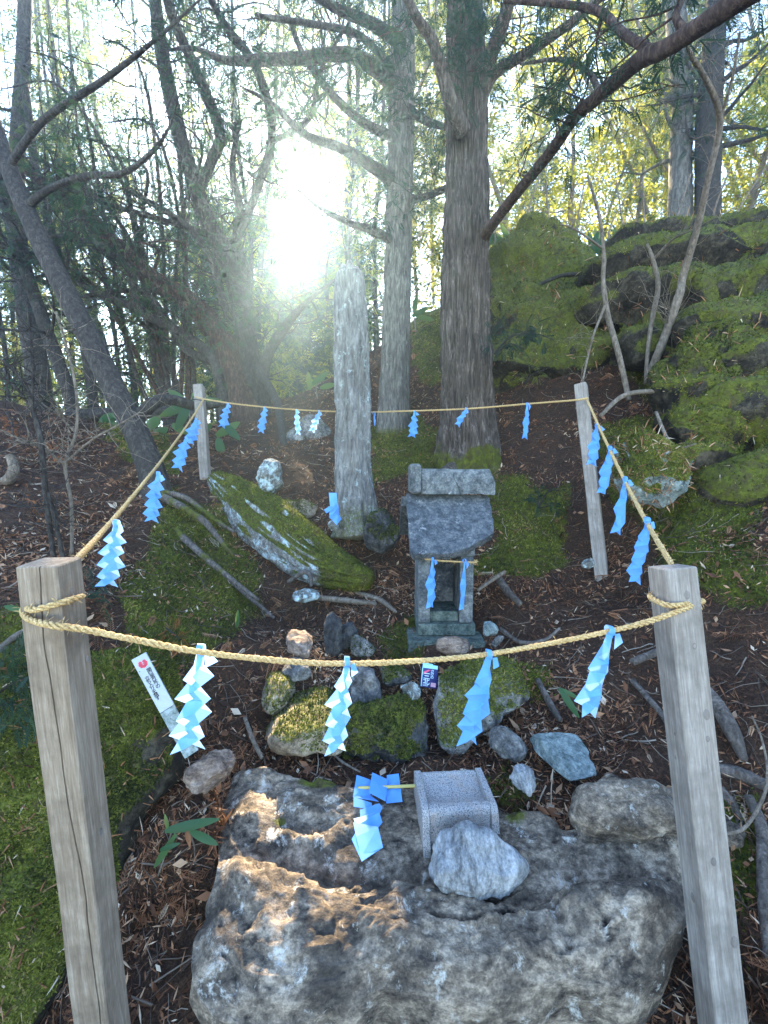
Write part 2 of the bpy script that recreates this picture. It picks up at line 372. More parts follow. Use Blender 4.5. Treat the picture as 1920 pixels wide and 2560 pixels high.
M['rope'] = rope_mat()
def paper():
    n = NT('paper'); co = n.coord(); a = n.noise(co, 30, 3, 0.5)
    col = n.ramp(a, [(0.3, (0.10, 0.33, 0.78)), (0.7, (0.17, 0.42, 0.84))])  # blue of skylit shade is put into the white paper's base colour
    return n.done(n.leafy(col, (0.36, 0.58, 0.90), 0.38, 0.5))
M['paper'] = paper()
def flat(name, col, rough=0.5, spec=0.4, bump=0):
    n = NT(name); a = n.noise(n.coord(), 60, 5, 0.65)
    c = n.mix(n.ramp(a, [(0.35, (0, 0, 0)), (0.75, (0.35, 0.35, 0.35))]), col, tuple(x * 0.6 for x in col))
    return n.done(n.pbsdf(c, rough, n.bump(a, 0.1, 0.002), spec))
M['sign_white'] = flat('sign_white', (0.42, 0.46, 0.48)); M['ink'] = flat('ink', (0.015, 0.015, 0.018)); M['red_print'] = flat('red_print', (0.65, 0.06, 0.1))
M['carton_blue'] = flat('carton_blue', (0.012, 0.02, 0.12), 0.35); M['carton_cyan'] = flat('carton_cyan', (0.35, 0.72, 0.78), 0.35)
M['carton_pink'] = flat('carton_pink', (0.72, 0.08, 0.16), 0.35); M['print_white'] = flat('print_white', (0.6, 0.78, 0.85), 0.4)
M['print_peach'] = flat('print_peach', (0.7, 0.4, 0.45), 0.4)
M['bamboo_stick'] = flat('bamboo_stick', (0.42, 0.36, 0.12), 0.5)
def sign_mat():
    n = NT('sign_stained'); co = n.coord(); a = n.noise(co, 45, 8, 0.75)
    col = n.ramp(a, [(0.38, (0.06, 0.085, 0.07)), (0.5, (0.2, 0.245, 0.225)), (0.62, (0.34, 0.39, 0.38))])
    return n.done(n.pbsdf(col, 0.6, n.bump(a, 0.2, 0.002), 0.3))
M['sign_stained'] = sign_mat()

# ================================================================== ground
CTRL = [  # px, py, depth: where the ground stands in the photograph
 (0,2560,1.25),(330,2560,1.12),(1000,2560,1.02),(1880,2560,1.0),(430,2300,1.2),(480,2000,1.45),(250,2200,1.4),(0,2100,1.6),
 (1750,2300,1.22),(1880,2300,1.2),(1800,2000,1.45),(1560,1990,1.5),(1920,1850,1.55),(1300,2050,1.45),
 (560,1850,1.72),(900,1915,1.68),(1150,1900,1.68),(850,1800,1.92),(1000,1800,1.94),(1200,1800,1.9),(700,1850,1.8),(1420,1900,1.68),(1650,1850,1.7),
 (640,1700,1.95),(850,1680,2.0),(1110,1650,2.05),(1300,1680,1.98),(1500,1650,2.0),(1750,1650,1.85),(1900,1650,1.75),
 (200,1640,1.75),(400,1600,1.88),(0,1640,1.65),
 (700,1530,2.5),(760,1640,2.02),(740,1575,2.36),(950,1590,2.2),(1110,1590,2.22),(1300,1560,2.25),(1560,1480,2.35),
 (0,1430,2.0),(150,1450,2.0),(330,1480,2.05),(550,1480,2.4),(800,1460,2.55),(1000,1480,2.5),(1280,1440,2.55),
 (0,1250,2.6),(200,1250,2.65),(420,1330,2.6),(640,1350,2.8),(860,1310,2.75),(1000,1330,2.8),(1300,1300,2.85),(1500,1400,2.55),(1700,1350,2.3),(1900,1450,1.95),
 (0,1080,3.3),(200,1120,3.3),(510,1195,3.15),(680,1220,3.0),(800,1180,3.2),(1000,1180,3.25),(1165,1170,3.35),(1300,1130,3.2),(1500,1120,3.0),(1750,1100,2.75),(1900,1150,2.5),
 (0,1000,4.0),(250,1060,4.0),(450,1080,4.2),(620,1055,4.6),(780,1040,4.6),(985,1080,4.1),(1100,1060,3.9),(1300,960,3.8),(1550,960,3.4),(1800,950,3.2),
 (700,1000,5.2),(800,960,5.6),(1060,850,5.3),(1300,860,4.3),(1060,780,6.2),(1300,660,5.4),(1500,680,4.9),(1700,650,4.7),(1900,640,4.5)]
c_ = np.array(CTRL, float); cp = P(c_[:, 0], c_[:, 1], c_[:, 2])
extra = np.array([(0,-3,-.25),(-4,-3,-.1),(4,-3,.1),(0,.3,.0),(-2,.3,.1),(2,.3,.15),(-5.5,1.5,1.3),(-6,6,2.4),(6,2.4,3.2),(6,6,4.7),(-4.2,3.8,2.0),(4.8,3.9,3.8),(-2.4,7.9,2.1),(1.2,9,4.4),(4.2,8.4,5.0),(-4.8,8.4,1.5)], float)
cp = np.vstack([cp, extra])
def rbf_fit(p):
    n = len(p); d = np.linalg.norm(p[:, None, :2] - p[None, :, :2], axis=2)
    A = np.zeros((n + 3, n + 3)); A[:n, :n] = d + np.eye(n) * 0.004; A[:n, n] = 1; A[:n, n+1:n+3] = p[:, :2]; A[n:, :n] = A[:n, n:].T
    return np.linalg.solve(A, np.concatenate([p[:, 2], np.zeros(3)]))
WR = rbf_fit(cp)
def ground_z(x, y, detail=True):
    x = np.asarray(x, float); y = np.asarray(y, float); sh = x.shape; x = x.ravel(); y = y.ravel()
    z = np.empty(len(x))
    for k in range(0, len(x), 20000):
        q = np.stack([x[k:k+20000], y[k:k+20000]], 1)
        d = np.linalg.norm(q[:, None] - cp[None, :, :2], axis=2)
        z[k:k+20000] = d @ WR[:-3] + WR[-3] + q @ WR[-2:]
    r = np.hypot(x - 0.3, y - 3.0); f = sstep(6.0, 10.0, r)
    far = np.maximum(2.3 - 0.42 * (r - 5.4), -12) - 0.6 * sstep(0, -6, y - 2.5)
    z = z * (1 - f) + far * f
    if detail:
        p = np.stack([x, y, z * 0.6], 1)
        z = z + (0.035 * (1 + sstep(0.9, 1.8, x)) * fbm(p * 3.2, 4, 3) + 0.012 * fbm(p * 17, 3, 9)) * (1 - 0.7 * f)
    return z.reshape(sh)
def grow(a, b, st, far):
    m = list(np.arange(a, b + 1e-6, st)); lo = []; hi = []; s = st; v = a
    while v > -far: s *= 1.22; v -= s; lo.append(v)
    s = st; v = b
    while v < far: s *= 1.22; v += s; hi.append(v)
    return np.array(lo[::-1] + m + hi)
gx = grow(-4.0, 5.0, 0.038, 70); gy = grow(0.4, 7.8, 0.034, 70)
GX, GY = np.meshgrid(gx, gy); GZ = ground_z(GX, GY)
SLAB = [(585,1925),(640,1912),(760,1945),(900,1960),(1040,1950),(1180,1990),(1330,2020),(1390,2030),(1420,2075),(1560,2080),(1700,2060),(1730,2150),(1725,2260),(1715,2310),(1660,2370),(1590,2430),(1540,2446),(1440,2440),(1330,2452),(1200,2478),(1080,2465),(960,2440),(890,2460),(800,2500),(700,2530),(610,2530),(520,2500),(480,2430),(478,2350),(520,2270),(545,2180),(545,2080),(560,1990)]
SZ0, SSL, SY0 = 0.33, 0.15, 1.10
_sp = np.array(SLAB, float); _sw = ray_plane(_sp[:, 0], _sp[:, 1], SZ0, SSL, SY0)
_in = inpoly(GX, GY, [(a, b) for a, b, _ in _sw])          # the slab's bed: the soil stays under the rock
GZ = np.where(_in, np.minimum(GZ, SZ0 + SSL * (GY - SY0) - 0.10), GZ)
_fr = (GX > -0.75) & (GX < 0.95) & (GY < 1.25) & (GY > 0.5)
GZ = np.where(_fr, np.minimum(GZ, SZ0 - 0.22 + 0.3 * (GY - 1.1)), GZ)
GV = np.stack([GX, GY, GZ], -1).reshape(-1, 3); GF = grid_faces(len(gy), len(gx))
# where moss grows on the ground, by region of the slope
MOSS_POLY = [
 [(1180,1130),(1270,1180),(1420,1250),(1420,1420),(1300,1450),(1190,1430),(1230,1350),(1220,1200)],
 [(930,1060),(1030,1030),(1090,1080),(1100,1180),(950,1200),(900,1240),(930,1150)],
 [(1500,1080),(1920,1000),(1920,1560),(1800,1500),(1620,1350),(1530,1250)],
 [(930,1560),(1050,1540),(1060,1660),(960,1650)],
 [(420,1220),(560,1290),(660,1420),(640,1520),(420,1680),(300,1560),(330,1440),(380,1330)],
 [(1020,720),(1110,700),(1110,960),(1050,960),(1030,850)],
 [(1240,620),(1920,560),(1920,1080),(1640,1000),(1560,900),(1250,960)],
 [(260,1060),(420,1080),(440,1180),(300,1150)],[(1270,1640),(1370,1660),(1380,1760),(1300,1780)],
 [(1740,2050),(1860,2000),(1900,2300),(1790,2300)],[(0,1500),(120,1520),(140,1640),(0,1660)],[(1240,1880),(1330,1960),(1290,2060),(1250,2000)],
]
gpx, gpy, gd = proj(GV)
gm = np.zeros(len(GV))
vis = gd > 0.3
for poly in MOSS_POLY:
    gm[vis] = np.maximum(gm[vis], inpoly(gpx[vis], gpy[vis], poly) * 0.85)
mm = gm.reshape(GX.shape)
for _ in range(5):
    mm[1:-1, 1:-1] = (mm[1:-1, 1:-1] * 2 + mm[:-2, 1:-1] + mm[2:, 1:-1] + mm[1:-1, :-2] + mm[1:-1, 2:]) / 6
gm = np.clip(mm.ravel() * 1.05 + 0.5 * fbm(GV * 4.0, 3, 21) * (mm.ravel() > 0.02), 0, 1)
ground = mesh('ground', GV, GF, M['ground'], True, None, {'moss': gm}); tag(ground, kind='structure')

# ------------------------------------------------------------------ scatter helpers (moss, litter)
def surf_points(V, F, n, wfun, rng):
    """n random points on quads, weighted by area x wfun(centre)"""
    a, b, c, d = V[F[:, 0]], V[F[:, 1]], V[F[:, 2]], V[F[:, 3]]
    nr = np.cross(c - a, d - b); ar = np.linalg.norm(nr, axis=1) * 0.5; nr = nr / (2 * ar[:, None] + 1e-12)
    w = ar * wfun((a + b + c + d) / 4, F); w = np.maximum(w, 0) + 1e-12; w /= w.sum()
    k = rng.choice(len(F), n, p=w); u, v = rng.random((2, n, 1))
    p = (a[k] * (1 - u) + b[k] * u) * (1 - v) + (d[k] * (1 - u) + c[k] * u) * v
    nn = nr[k]; nn[nn[:, 2] < -0.2] *= 1
    return p, nn
def unit(v): return v / (np.linalg.norm(v, axis=-1, keepdims=True) + 1e-12)
def blades(p, n, L, Wd, lean, rng, bend=0.5):
    """one bent two-triangle blade per point; returns V, F(3), var"""
    m = len(p); rd = unit(rng.normal(size=(m, 3))); t = unit(n + lean * rd); s = unit(np.cross(t, rd))
    L = L * (0.6 + 0.8 * rng.random((m, 1))); Wd = Wd * (0.7 + 0.6 * rng.random((m, 1)))
    mid = p + t * L * 0.55; tip = mid + unit(t + bend * unit(rd + np.array([0, 0, -0.5]))) * L * 0.5
    V = np.stack([p - s * Wd * .5 - n * L * 0.1, p + s * Wd * .5 - n * L * 0.1, mid + s * Wd * .5, tip], 1)
    b = np.arange(m)[:, None] * 4
    F = np.concatenate([b + np.array([[0, 1, 2]]), b + np.array([[0, 2, 3]])], 0)
    return V.reshape(-1, 3), F.astype(np.int32)
def moss_on(parent, V, F, moss, n, rng, L=0.009, Wd=0.0036, name='moss', thr=0.2):
    mv = moss
    def w(c, Fq):
        d = np.maximum(np.linalg.norm(c - CAM, axis=1), 0.7)
        return sstep(thr, thr + 0.25, mv[Fq].mean(1)) / d ** 1.7
    p, nn = surf_points(V, F, n, w, rng)
    d = np.linalg.norm(p - CAM, axis=1)[:, None]
    nn = unit(nn + np.array([0, 0, 0.25]))
    sc = 0.75 + 0.27 * d
    BV, BF = blades(p, nn, L * sc, Wd * sc, 1.0, rng)
    va = np.clip(0.36 + 0.30 * fbm(p * 6, 4, 5) + 0.25 * fbm(p * 1.7, 3, 45) + rng.normal(0, 0.22, len(p)), 0, 1)
    o = mesh(name, BV, BF, M['moss_blade'], False, parent, {'var': np.repeat(va, 4)}); tag(o, kind='stuff')
    return o
GI = ((GV[GF].mean(1)[:, 1] > 0.45) & (GV[GF].mean(1)[:, 1] < 7.7) & (np.abs(GV[GF].mean(1)[:, 0] - 0.5) < 4.5))
GFn = GF[GI]
mo = moss_on(None, GV, GFn, gm, 88000, RNG, 0.010, 0.0042, 'moss_carpet'); tag(mo, kind='stuff')
def litter_on(n, rng):
    def w(c, Fq):
        d = np.maximum(np.linalg.norm(c - CAM, axis=1), 0.8)
        return (1.02 - 0.85 * gm[Fq].mean(1)) * (0.3 + 1.3 * sstep(-0.35, 0.5, fbm(c * 2.6, 4, 66))) / d ** 1.8
    p, nn = surf_points(GV, GFn, n, w, rng)
    d = np.linalg.norm(p - CAM, axis=1)[:, None]
    t = unit(np.cross(nn, rng.normal(size=nn.shape)) + nn * rng.normal(0.15, 0.35, (n, 1)))
    s = unit(np.cross(t, nn) + nn * rng.normal(0, 0.5, (n, 1)))
    kind = rng.random((n, 1)); broad = kind > 0.87
    L = np.where(broad, 0.014 + 0.018 * rng.random((n, 1)), 0.012 + 0.030 * rng.random((n, 1))) * (0.75 + 0.16 * d)
    Wd = np.where(broad, 0.007 + 0.006 * rng.random((n, 1)), 0.0022 + 0.0032 * rng.random((n, 1))) * (0.8 + 0.16 * d)
    whole = kind > 0.985; L = np.where(whole, 0.045 + 0.02 * rng.random((n, 1)), L); Wd = np.where(whole, 0.02 + 0.01 * rng.random((n, 1)), Wd)
    c = p + nn * (0.002 + 0.012 * rng.random((n, 1)))
    lift = nn * L * rng.normal(0.1, 0.25, (n, 1))
    V = np.stack([c - t * L * .5, c - s * Wd * .5 + lift * .4, c + t * L * .5 + lift, c + s * Wd * .5 + lift * .4], 1)
    F = np.arange(n)[:, None] * 4 + np.array([[0, 1, 2, 3]])
    va = np.clip(rng.normal(0.42, 0.28, n) + 0.22 * fbm(p * 3, 3, 14) + 0.1 * broad[:, 0], 0, 1)
    return V.reshape(-1, 3), F.astype(np.int32), np.repeat(va, 4)
LV, LF, LA = litter_on(115000, RNG)
tag(mesh('leaf_litter', LV, LF, M['litter'], False, None, {'var': LA}), kind='stuff')
def twigs_on(n, rng):
    def w(c, Fq):
        d = np.maximum(np.linalg.norm(c - CAM, axis=1), 0.9); return (1.0 - 0.6 * gm[Fq].mean(1)) / d ** 1.5
    p, nn = surf_points(GV, GFn, n, w, rng); g = []; fs = []; va = []; off = 0
    S = 5
    t0 = unit(np.cross(nn, rng.normal(size=nn.shape))); L = 0.05 + 0.2 * rng.random((n, 1)) ** 2
    rad = (0.0011 + 0.0022 * rng.random((n, 1)) ** 2)
    b = unit(np.cross(nn, t0)); cur = rng.normal(0, 0.35, (n, 1))
    rings = []
    for k in range(S):
        u = k / (S - 1) - 0.5
        c = p + nn * (0.006 + 0.03 * rng.random((n, 1)) * abs(u)) + t0 * L * u + b * cur * L * (u * u - 0.1) + b * rng.normal(0, 0.02, (n, 1)) * L
        r = rad * (1.2 - k / S * 0.8)
        for q in range(3):
            a = q * 2.0944; rings.append(c + r * (math.cos(a) * b + math.sin(a) * nn))
    V = np.stack(rings, 1)
    f = []
    for k in range(S - 1):
        for q in range(3): f.append((k*3+q, k*3+(q+1)%3, (k+1)*3+(q+1)%3, (k+1)*3+q))
    F = np.arange(n)[:, None, None] * (S * 3) + np.array(f)[None]
    va = np.clip(rng.normal(0.5, 0.25, n), 0, 1)
    return V.reshape(-1, 3), F.reshape(-1, 4).astype(np.int32), np.repeat(va, S * 3)
TV, TF, TA = twigs_on(6000, RNG)
tag(mesh('twig_litter', TV, TF, M['twig'], True, None, {'var': TA}), kind='stuff')

# ================================================================== rocks
def resample(poly, n, smooth=1):
    p = np.asarray(poly, float)
    for _ in range(smooth):
        q = np.empty((2 * len(p), 2)); nx = np.roll(p, -1, 0); q[0::2] = p * 0.85 + nx * 0.15; q[1::2] = p * 0.15 + nx * 0.85; p = q
    c = np.vstack([p, p[:1]]); l = np.concatenate([[0], np.cumsum(np.linalg.norm(np.diff(c, axis=0), axis=1))])
    t = np.linspace(0, l[-1], n, endpoint=False)
    return np.stack([np.interp(t, l, c[:, 0]), np.interp(t, l, c[:, 1])], 1)
def rock(name, label, outline, d, thick, mat, tilt=0.6, rough=0.012, seed=0, moss=0.0, m=72, k=26, facets=7, cat='rock', group=None, nmoss=0, mossdir=(0, -0.2, 1), strata=0.0, freq=1.0, sf=30, holes=0.45):
    o = resample(outline, m); c = o.mean(0); rng = np.random.default_rng(seed + 100)
    dd = d + tilt * (c[1] - o[:, 1]) / FPX * d
    p3 = P(o[:, 0], o[:, 1], dd); C = P(c[0], c[1], d)
    e1 = p3 - C; nx = np.cross(e1, np.roll(e1, -1, 0)).sum(0); nx /= np.linalg.norm(nx)
    if nx @ (CAM - C) < 0: nx = -nx
    ph = np.linspace(-math.pi / 2, math.pi / 2, k); V = []
    for a in ph:
        s = abs(math.cos(a)) ** 0.55; of = math.copysign(abs(math.sin(a)) ** 0.85, math.sin(a)) * thick
        V.append(C + e1 * s + nx * of)
    V = np.vstack(V); F = grid_faces(k, m, True)
    size = np.linalg.norm(e1, axis=1).mean()
    for q in range(facets):
        fn = unit(rng.normal(size=3) + nx * 0.9); pr = (V - C) @ fn; h = pr.max() * (0.72 + 0.2 * rng.random())
        V = V - np.maximum(pr - h, 0)[:, None] * fn * 0.9
    N = normals(V, F)
    if N[len(V) // 2 + k // 4 * m] @ nx < 0: N = -N
    disp = rough * (fbm(V * (3.0 / size * 0.5 * freq), 5, seed) * 0.9 + 0.5 * (0.5 - np.abs(fbm(V * (5.0 / size * 0.5 * freq), 4, seed + 9))))
    if strata: 
        lay = (V @ unit(np.array([0.12, 0.15, 1.0]))) * sf + 0.9 * fbm(V * (0.2 * sf), 3, seed); fr = lay % 1
        disp = disp + strata * (sstep(0.0, 0.25, fr) - sstep(0.55, 1.0, fr) - 0.5)
    V = V + N * disp[:, None]
    N = normals(V, F)
    if (N * (V - C)).sum() < 0: F = F[:, ::-1].copy(); N = -N
    ms = np.zeros(len(V))
    if moss: ms = np.clip(sstep(-0.15, 0.75, N @ unit(np.array(mossdir, float)) + holes * fbm(V * 5, 4, seed + 4)) * moss, 0, 1)
    ob = mesh(name, V, F, M[mat], True, None, {'moss': ms}); tag(ob, label, cat, group)
    b = base_origin(ob); ob.data.transform(Matrix.Translation(Vector(-b))); ob.location = Vector([float(x) for x in b])
    if nmoss: moss_on(ob, V, F, ms, nmoss, rng)
    if cat == 'boulder' and size > 0.2:
        k = int(1500 if d < 2 else 700); p, nn = surf_points(V, F, k, lambda c, Fq: (c[:, 2] * 0 + 1) * np.maximum(0.15, fbm(c * 2.2, 3, seed + 60)) / np.linalg.norm(c - CAM, axis=1) ** 1.5, rng)
        sc = (0.6 + 0.35 * np.linalg.norm(p - CAM, axis=1))[:, None]
        BV, BF = blades(p + nn * 0.010, nn, 0.030 * sc, 0.0032 * sc, 4.0, rng, 0.3)
        tag(mesh('needle_litter', BV, BF, M['litter'], False, ob, {'var': np.repeat(np.clip(rng.normal(0.6, 0.25, k), 0, 1), 4)}), kind='stuff')
    return ob, V, F, ms
# big moss covered boulders of the bank
rock('mossy_boulder', 'low moss blanketed boulder filling the bottom left corner behind the nearest post',
     [(-160,1680),(60,1632),(250,1620),(420,1632),(470,1700),(468,1800),(440,1920),(400,2010),(360,2140),(300,2300),(240,2420),(120,2640),(-160,2700)],
     1.44, 0.14, 'rock_bank', 0.36, 0.05, 1, 1.0, 120, 44, 3, 'boulder', None, 42000, (0, -0.6, 1))
rock('mossy_boulder', 'pale green mossy dome of rock right of the tallest cedar trunk',
     [(1215,960),(1215,700),(1240,655),(1300,618),(1370,615),(1430,650),(1500,720),(1520,850),(1490,960),(1400,1000)],
     4.3, 0.45, 'rock_bank', 0.9, 0.24, 2, 1.0, 150, 60, 2, 'boulder', None, 15000, (0, -0.6, 1), 0.10, 1.0, 1.6, 0.5)
rock('mossy_boulder', 'long mossy ledge with a dark overhang behind the bare saplings',
     [(1480,800),(1470,700),(1530,640),(1620,610),(1740,625),(1860,610),(2000,610),(2060,700),(2040,900),(1900,960),(1700,960),(1560,930)],
     3.75, 0.45, 'rock_bank', 0.8, 0.24, 3, 0.95, 170, 64, 3, 'boulder', None, 16000, (0, -0.15, 1), 0.30, 1.0, 1.7, 0.6)
rock('mossy_boulder', 'big mossy rock bulging in at the right edge, sunlit along its upper rim',
     [(1690,760),(1780,690),(1900,650),(2100,640),(2200,900),(2150,1200),(1950,1260),(1790,1230),(1700,1080),(1660,920)],
     3.05, 0.42, 'rock_bank', 0.7, 0.22, 4, 1.0, 160, 60, 3, 'boulder', None, 22000, (-0.2, -0.35, 1), 0.24, 1.0, 2.0, 0.6)
rock('mossy_boulder', 'rounded mossy knob below the bare saplings at the right',
     [(1640,1080),(1660,960),(1720,860),(1790,840),(1850,870),(1890,960),(1900,1080),(1850,1180),(1740,1210),(1670,1160)],
     2.75, 0.22, 'rock_bank', 0.6, 0.13, 5, 1.0, 110, 44, 2, 'boulder', None, 12000, (-0.2, -0.5, 1), 0.07, 1.0, 3.0, 0.5)
rock('mossy_boulder', 'mossy rock in the bank just right of the paper streamers',
     [(1530,1110),(1600,1090),(1680,1110),(1720,1180),(1690,1260),(1610,1250),(1540,1200)],
     2.45, 0.14, 'rock_green', 0.5, 0.04, 6, 0.8, 72, 26, 4, 'boulder', None, 6000, (0, -0.3, 1))
# stepped wall of stones below the shrine and other stones
ROCKS = [
 ('sunlit mossy block in the stone step under the left half of the rope', [(660,1785),(690,1765),(765,1735),(858,1725),(876,1786),(868,1868),(801,1860),(741,1872),(680,1850),(658,1820)], 1.86, .07, 'rock_tan', 1.7, .014, .42, 3000),
 ('round yellowish stone at the left end of the stone step', [(650,1711),(668,1685),(698,1676),(732,1690),(742,1717),(728,1752),(690,1780),(655,1772)], 1.96, .05, 'rock_tan', 1.5, .01, .35, 800),
 ('smooth grey stone half buried above the round yellowish stone', [(694,1651),(735,1640),(775,1652),(776,1694),(741,1704),(708,1682)], 2.05, .035, 'rock_grey', 1.5, .008, 0, 0),
 ('dark upright stone standing like a stump in the sun patch', [(811,1545),(826,1532),(846,1536),(858,1584),(860,1635),(819,1648),(811,1590)], 2.14, .05, 'rock_dark', -.1, .01, 0, 0),
 ('squat dark stone leaning against the upright stone', [(850,1560),(882,1552),(894,1575),(880,1620),(858,1628)], 2.18, .05, 'rock_dark', .1, .01, .2, 0),
 ('rough stone among bright litter left of the upright stone', [(714,1584),(740,1572),(775,1576),(788,1608),(768,1640),(719,1630)], 2.15, .045, 'rock_brown', 1.5, .012, 0, 0),
 ('slanted grey stone wedge right of the upright stone', [(874,1590),(892,1580),(942,1621),(936,1637),(891,1650),(876,1630)], 2.1, .04, 'rock_grey', .4, .006, .2, 300),
 ('grey rock with a white quartz face under the middle of the rope', [(864,1672),(891,1652),(925,1668),(953,1729),(968,1758),(925,1796),(885,1778),(872,1735)], 1.95, .06, 'rock_grey', .3, .014, 0, 0),
 ('low mossy grey stone left of the blue carton', [(948,1662),(1000,1655),(1032,1693),(1018,1714),(962,1714)], 2.02, .05, 'rock_grey', .5, .01, .4, 500),
 ('broad dark block of the step, draped in moss', [(858,1780),(921,1775),(1012,1730),(1064,1740),(1066,1905),(982,1926),(891,1912),(850,1885)], 1.84, .1, 'rock_dark', .4, .03, .48, 4000),
 ('little lichened stone under the blue carton', [(1004,1714),(1024,1704),(1046,1710),(1056,1738),(1027,1762),(1004,1740)], 1.92, .04, 'rock_lichen', .3, .008, .1, 0),
 ('tall dark slab leaning behind the third streamer, mossy on top', [(1104,1680),(1209,1632),(1290,1645),(1350,1720),(1290,1772),(1220,1818),(1155,1896),(1090,1870),(1082,1778)], 1.88, .09, 'rock_grey', .45, .022, .42, 3500),
 ('wedge of grey stone below the leaning slab', [(1216,1804),(1272,1822),(1346,1892),(1332,1906),(1272,1900),(1216,1864)], 1.7, .035, 'rock_grey', .5, .008, .15, 0),
 ('flat greenish grey stone plate lying in the litter', [(1317,1832),(1403,1828),(1447,1838),(1474,1871),(1472,1898),(1495,1935),(1484,1947),(1447,1957),(1423,1950),(1376,1913),(1320,1856)], 1.66, .03, 'rock_green', 1.0, .006, 0, 0),
 ('small jagged white quartz chip right of the granite block', [(1272,1943),(1293,1904),(1338,1929),(1341,1967),(1322,1996),(1305,1977),(1280,1964)], 1.55, .03, 'rock_quartz', .6, .008, 0, 0),
 ('large pale bluish quartz rock in front of the granite block', [(1054,2224),(1054,2181),(1070,2137),(1086,2090),(1106,2072),(1172,2057),(1229,2072),(1257,2096),(1285,2094),(1315,2128),(1330,2153),(1306,2190),(1281,2250),(1263,2256),(1188,2233),(1153,2230),(1091,2232)], 1.27, .07, 'rock_quartz', .45, .012, 0, 0),
 ('brown grained rock at the foot of the white notice board', [(453,1931),(509,1884),(579,1868),(588,1906),(548,1965),(498,1988),(478,1965)], 1.52, .05, 'rock_brown', .5, .012, 0, 0),
 ('pinkish brown stone in front of the shrine base', [(1080,1601),(1096,1593),(1163,1595),(1172,1606),(1172,1630),(1159,1638),(1107,1636),(1085,1614)], 2.08, .05, 'rock_brown', .4, .006, 0, 0),
 ('triangular pale stone beside the right foot of the shrine', [(1205,1550),(1215,1546),(1250,1570),(1243,1590),(1209,1590)], 2.15, .025, 'rock_green', .4, .004, 0, 0),
 ('narrow tilted stone below the triangular pale stone', [(1222,1613),(1252,1581),(1259,1597),(1240,1620)], 2.1, .02, 'rock_grey', .4, .004, 0, 0),
 ('standing stone blotched with pale lichen left of the dead trunk', [(640,1225),(642,1179),(654,1143),(674,1131),(694,1144),(705,1176),(708,1225),(672,1240)], 2.95, .1, 'rock_lichen', 0, .03, 0, 0),
 ('small white stone at the foot of the far right post', [(1450,1408),(1462,1394),(1482,1396),(1484,1414),(1474,1424),(1456,1420)], 2.4, .03, 'rock_lichen', .2, .006, 0, 0),
 ('flat lichened stone on the litter below the fallen log', [(724,1487),(760,1472),(794,1467),(800,1490),(762,1504),(736,1500)], 2.4, .03, 'rock_lichen', 1.2, .006, 0, 0),
 ('dark boulder against the right side of the dead trunk', [(903,1335),(928,1285),(970,1268),(998,1300),(992,1360),(955,1385),(915,1370)], 2.62, .1, 'rock_dark', .2, .025, .35, 1500),
 ('dark rock shelf behind the far right end of the flat slab', [(1400,2062),(1440,1978),(1500,1958),(1570,1952),(1700,1968),(1790,2000),(1790,2075),(1560,2090)], 1.4, .07, 'rock_slab', .9, .02, 0, 0),
 ('pale boulder half hidden behind the near right post', [(1770,2070),(1790,2030),(1825,2035),(1850,2080),(1840,2125),(1790,2140)], 1.4, .06, 'rock_slab', .4, .01, 0, 0),
 ('sunlit stone behind the fallen log', [(698,1258),(738,1244),(795,1262),(800,1292),(735,1300),(700,1288)], 2.9, .04, 'rock_tan', .5, .02, .3, 700),
 ('bluish boulder on the slope behind the back rope', [(680,1120),(715,1058),(790,1045),(838,1085),(840,1150),(720,1165)], 4.15, .2, 'rock_grey', .3, .05, .2, 700),
 ('pale pebble beside the fallen paper', [(815,1310),(832,1300),(848,1308),(846,1322),(824,1324)], 2.62, .03, 'rock_lichen', .4, .006, 0, 0),
]
for i, (lb, ol, d, th, mt, ti, ro, ms, nm) in enumerate(ROCKS):
    big = max(np.ptp(np.array(ol)[:, 0]), np.ptp(np.array(ol)[:, 1])) > 110
    rock('rock', lb, ol, d - (0.06 if 1.5 < d < 2.25 else 0.02), th, mt, ti, ro, 20 + i, ms, 110 if big else 64, 44 if big else 24, 15, 'rock', None, nm, (0, -0.3, 1), 0.002 if 'quartz rock' in lb else 0)
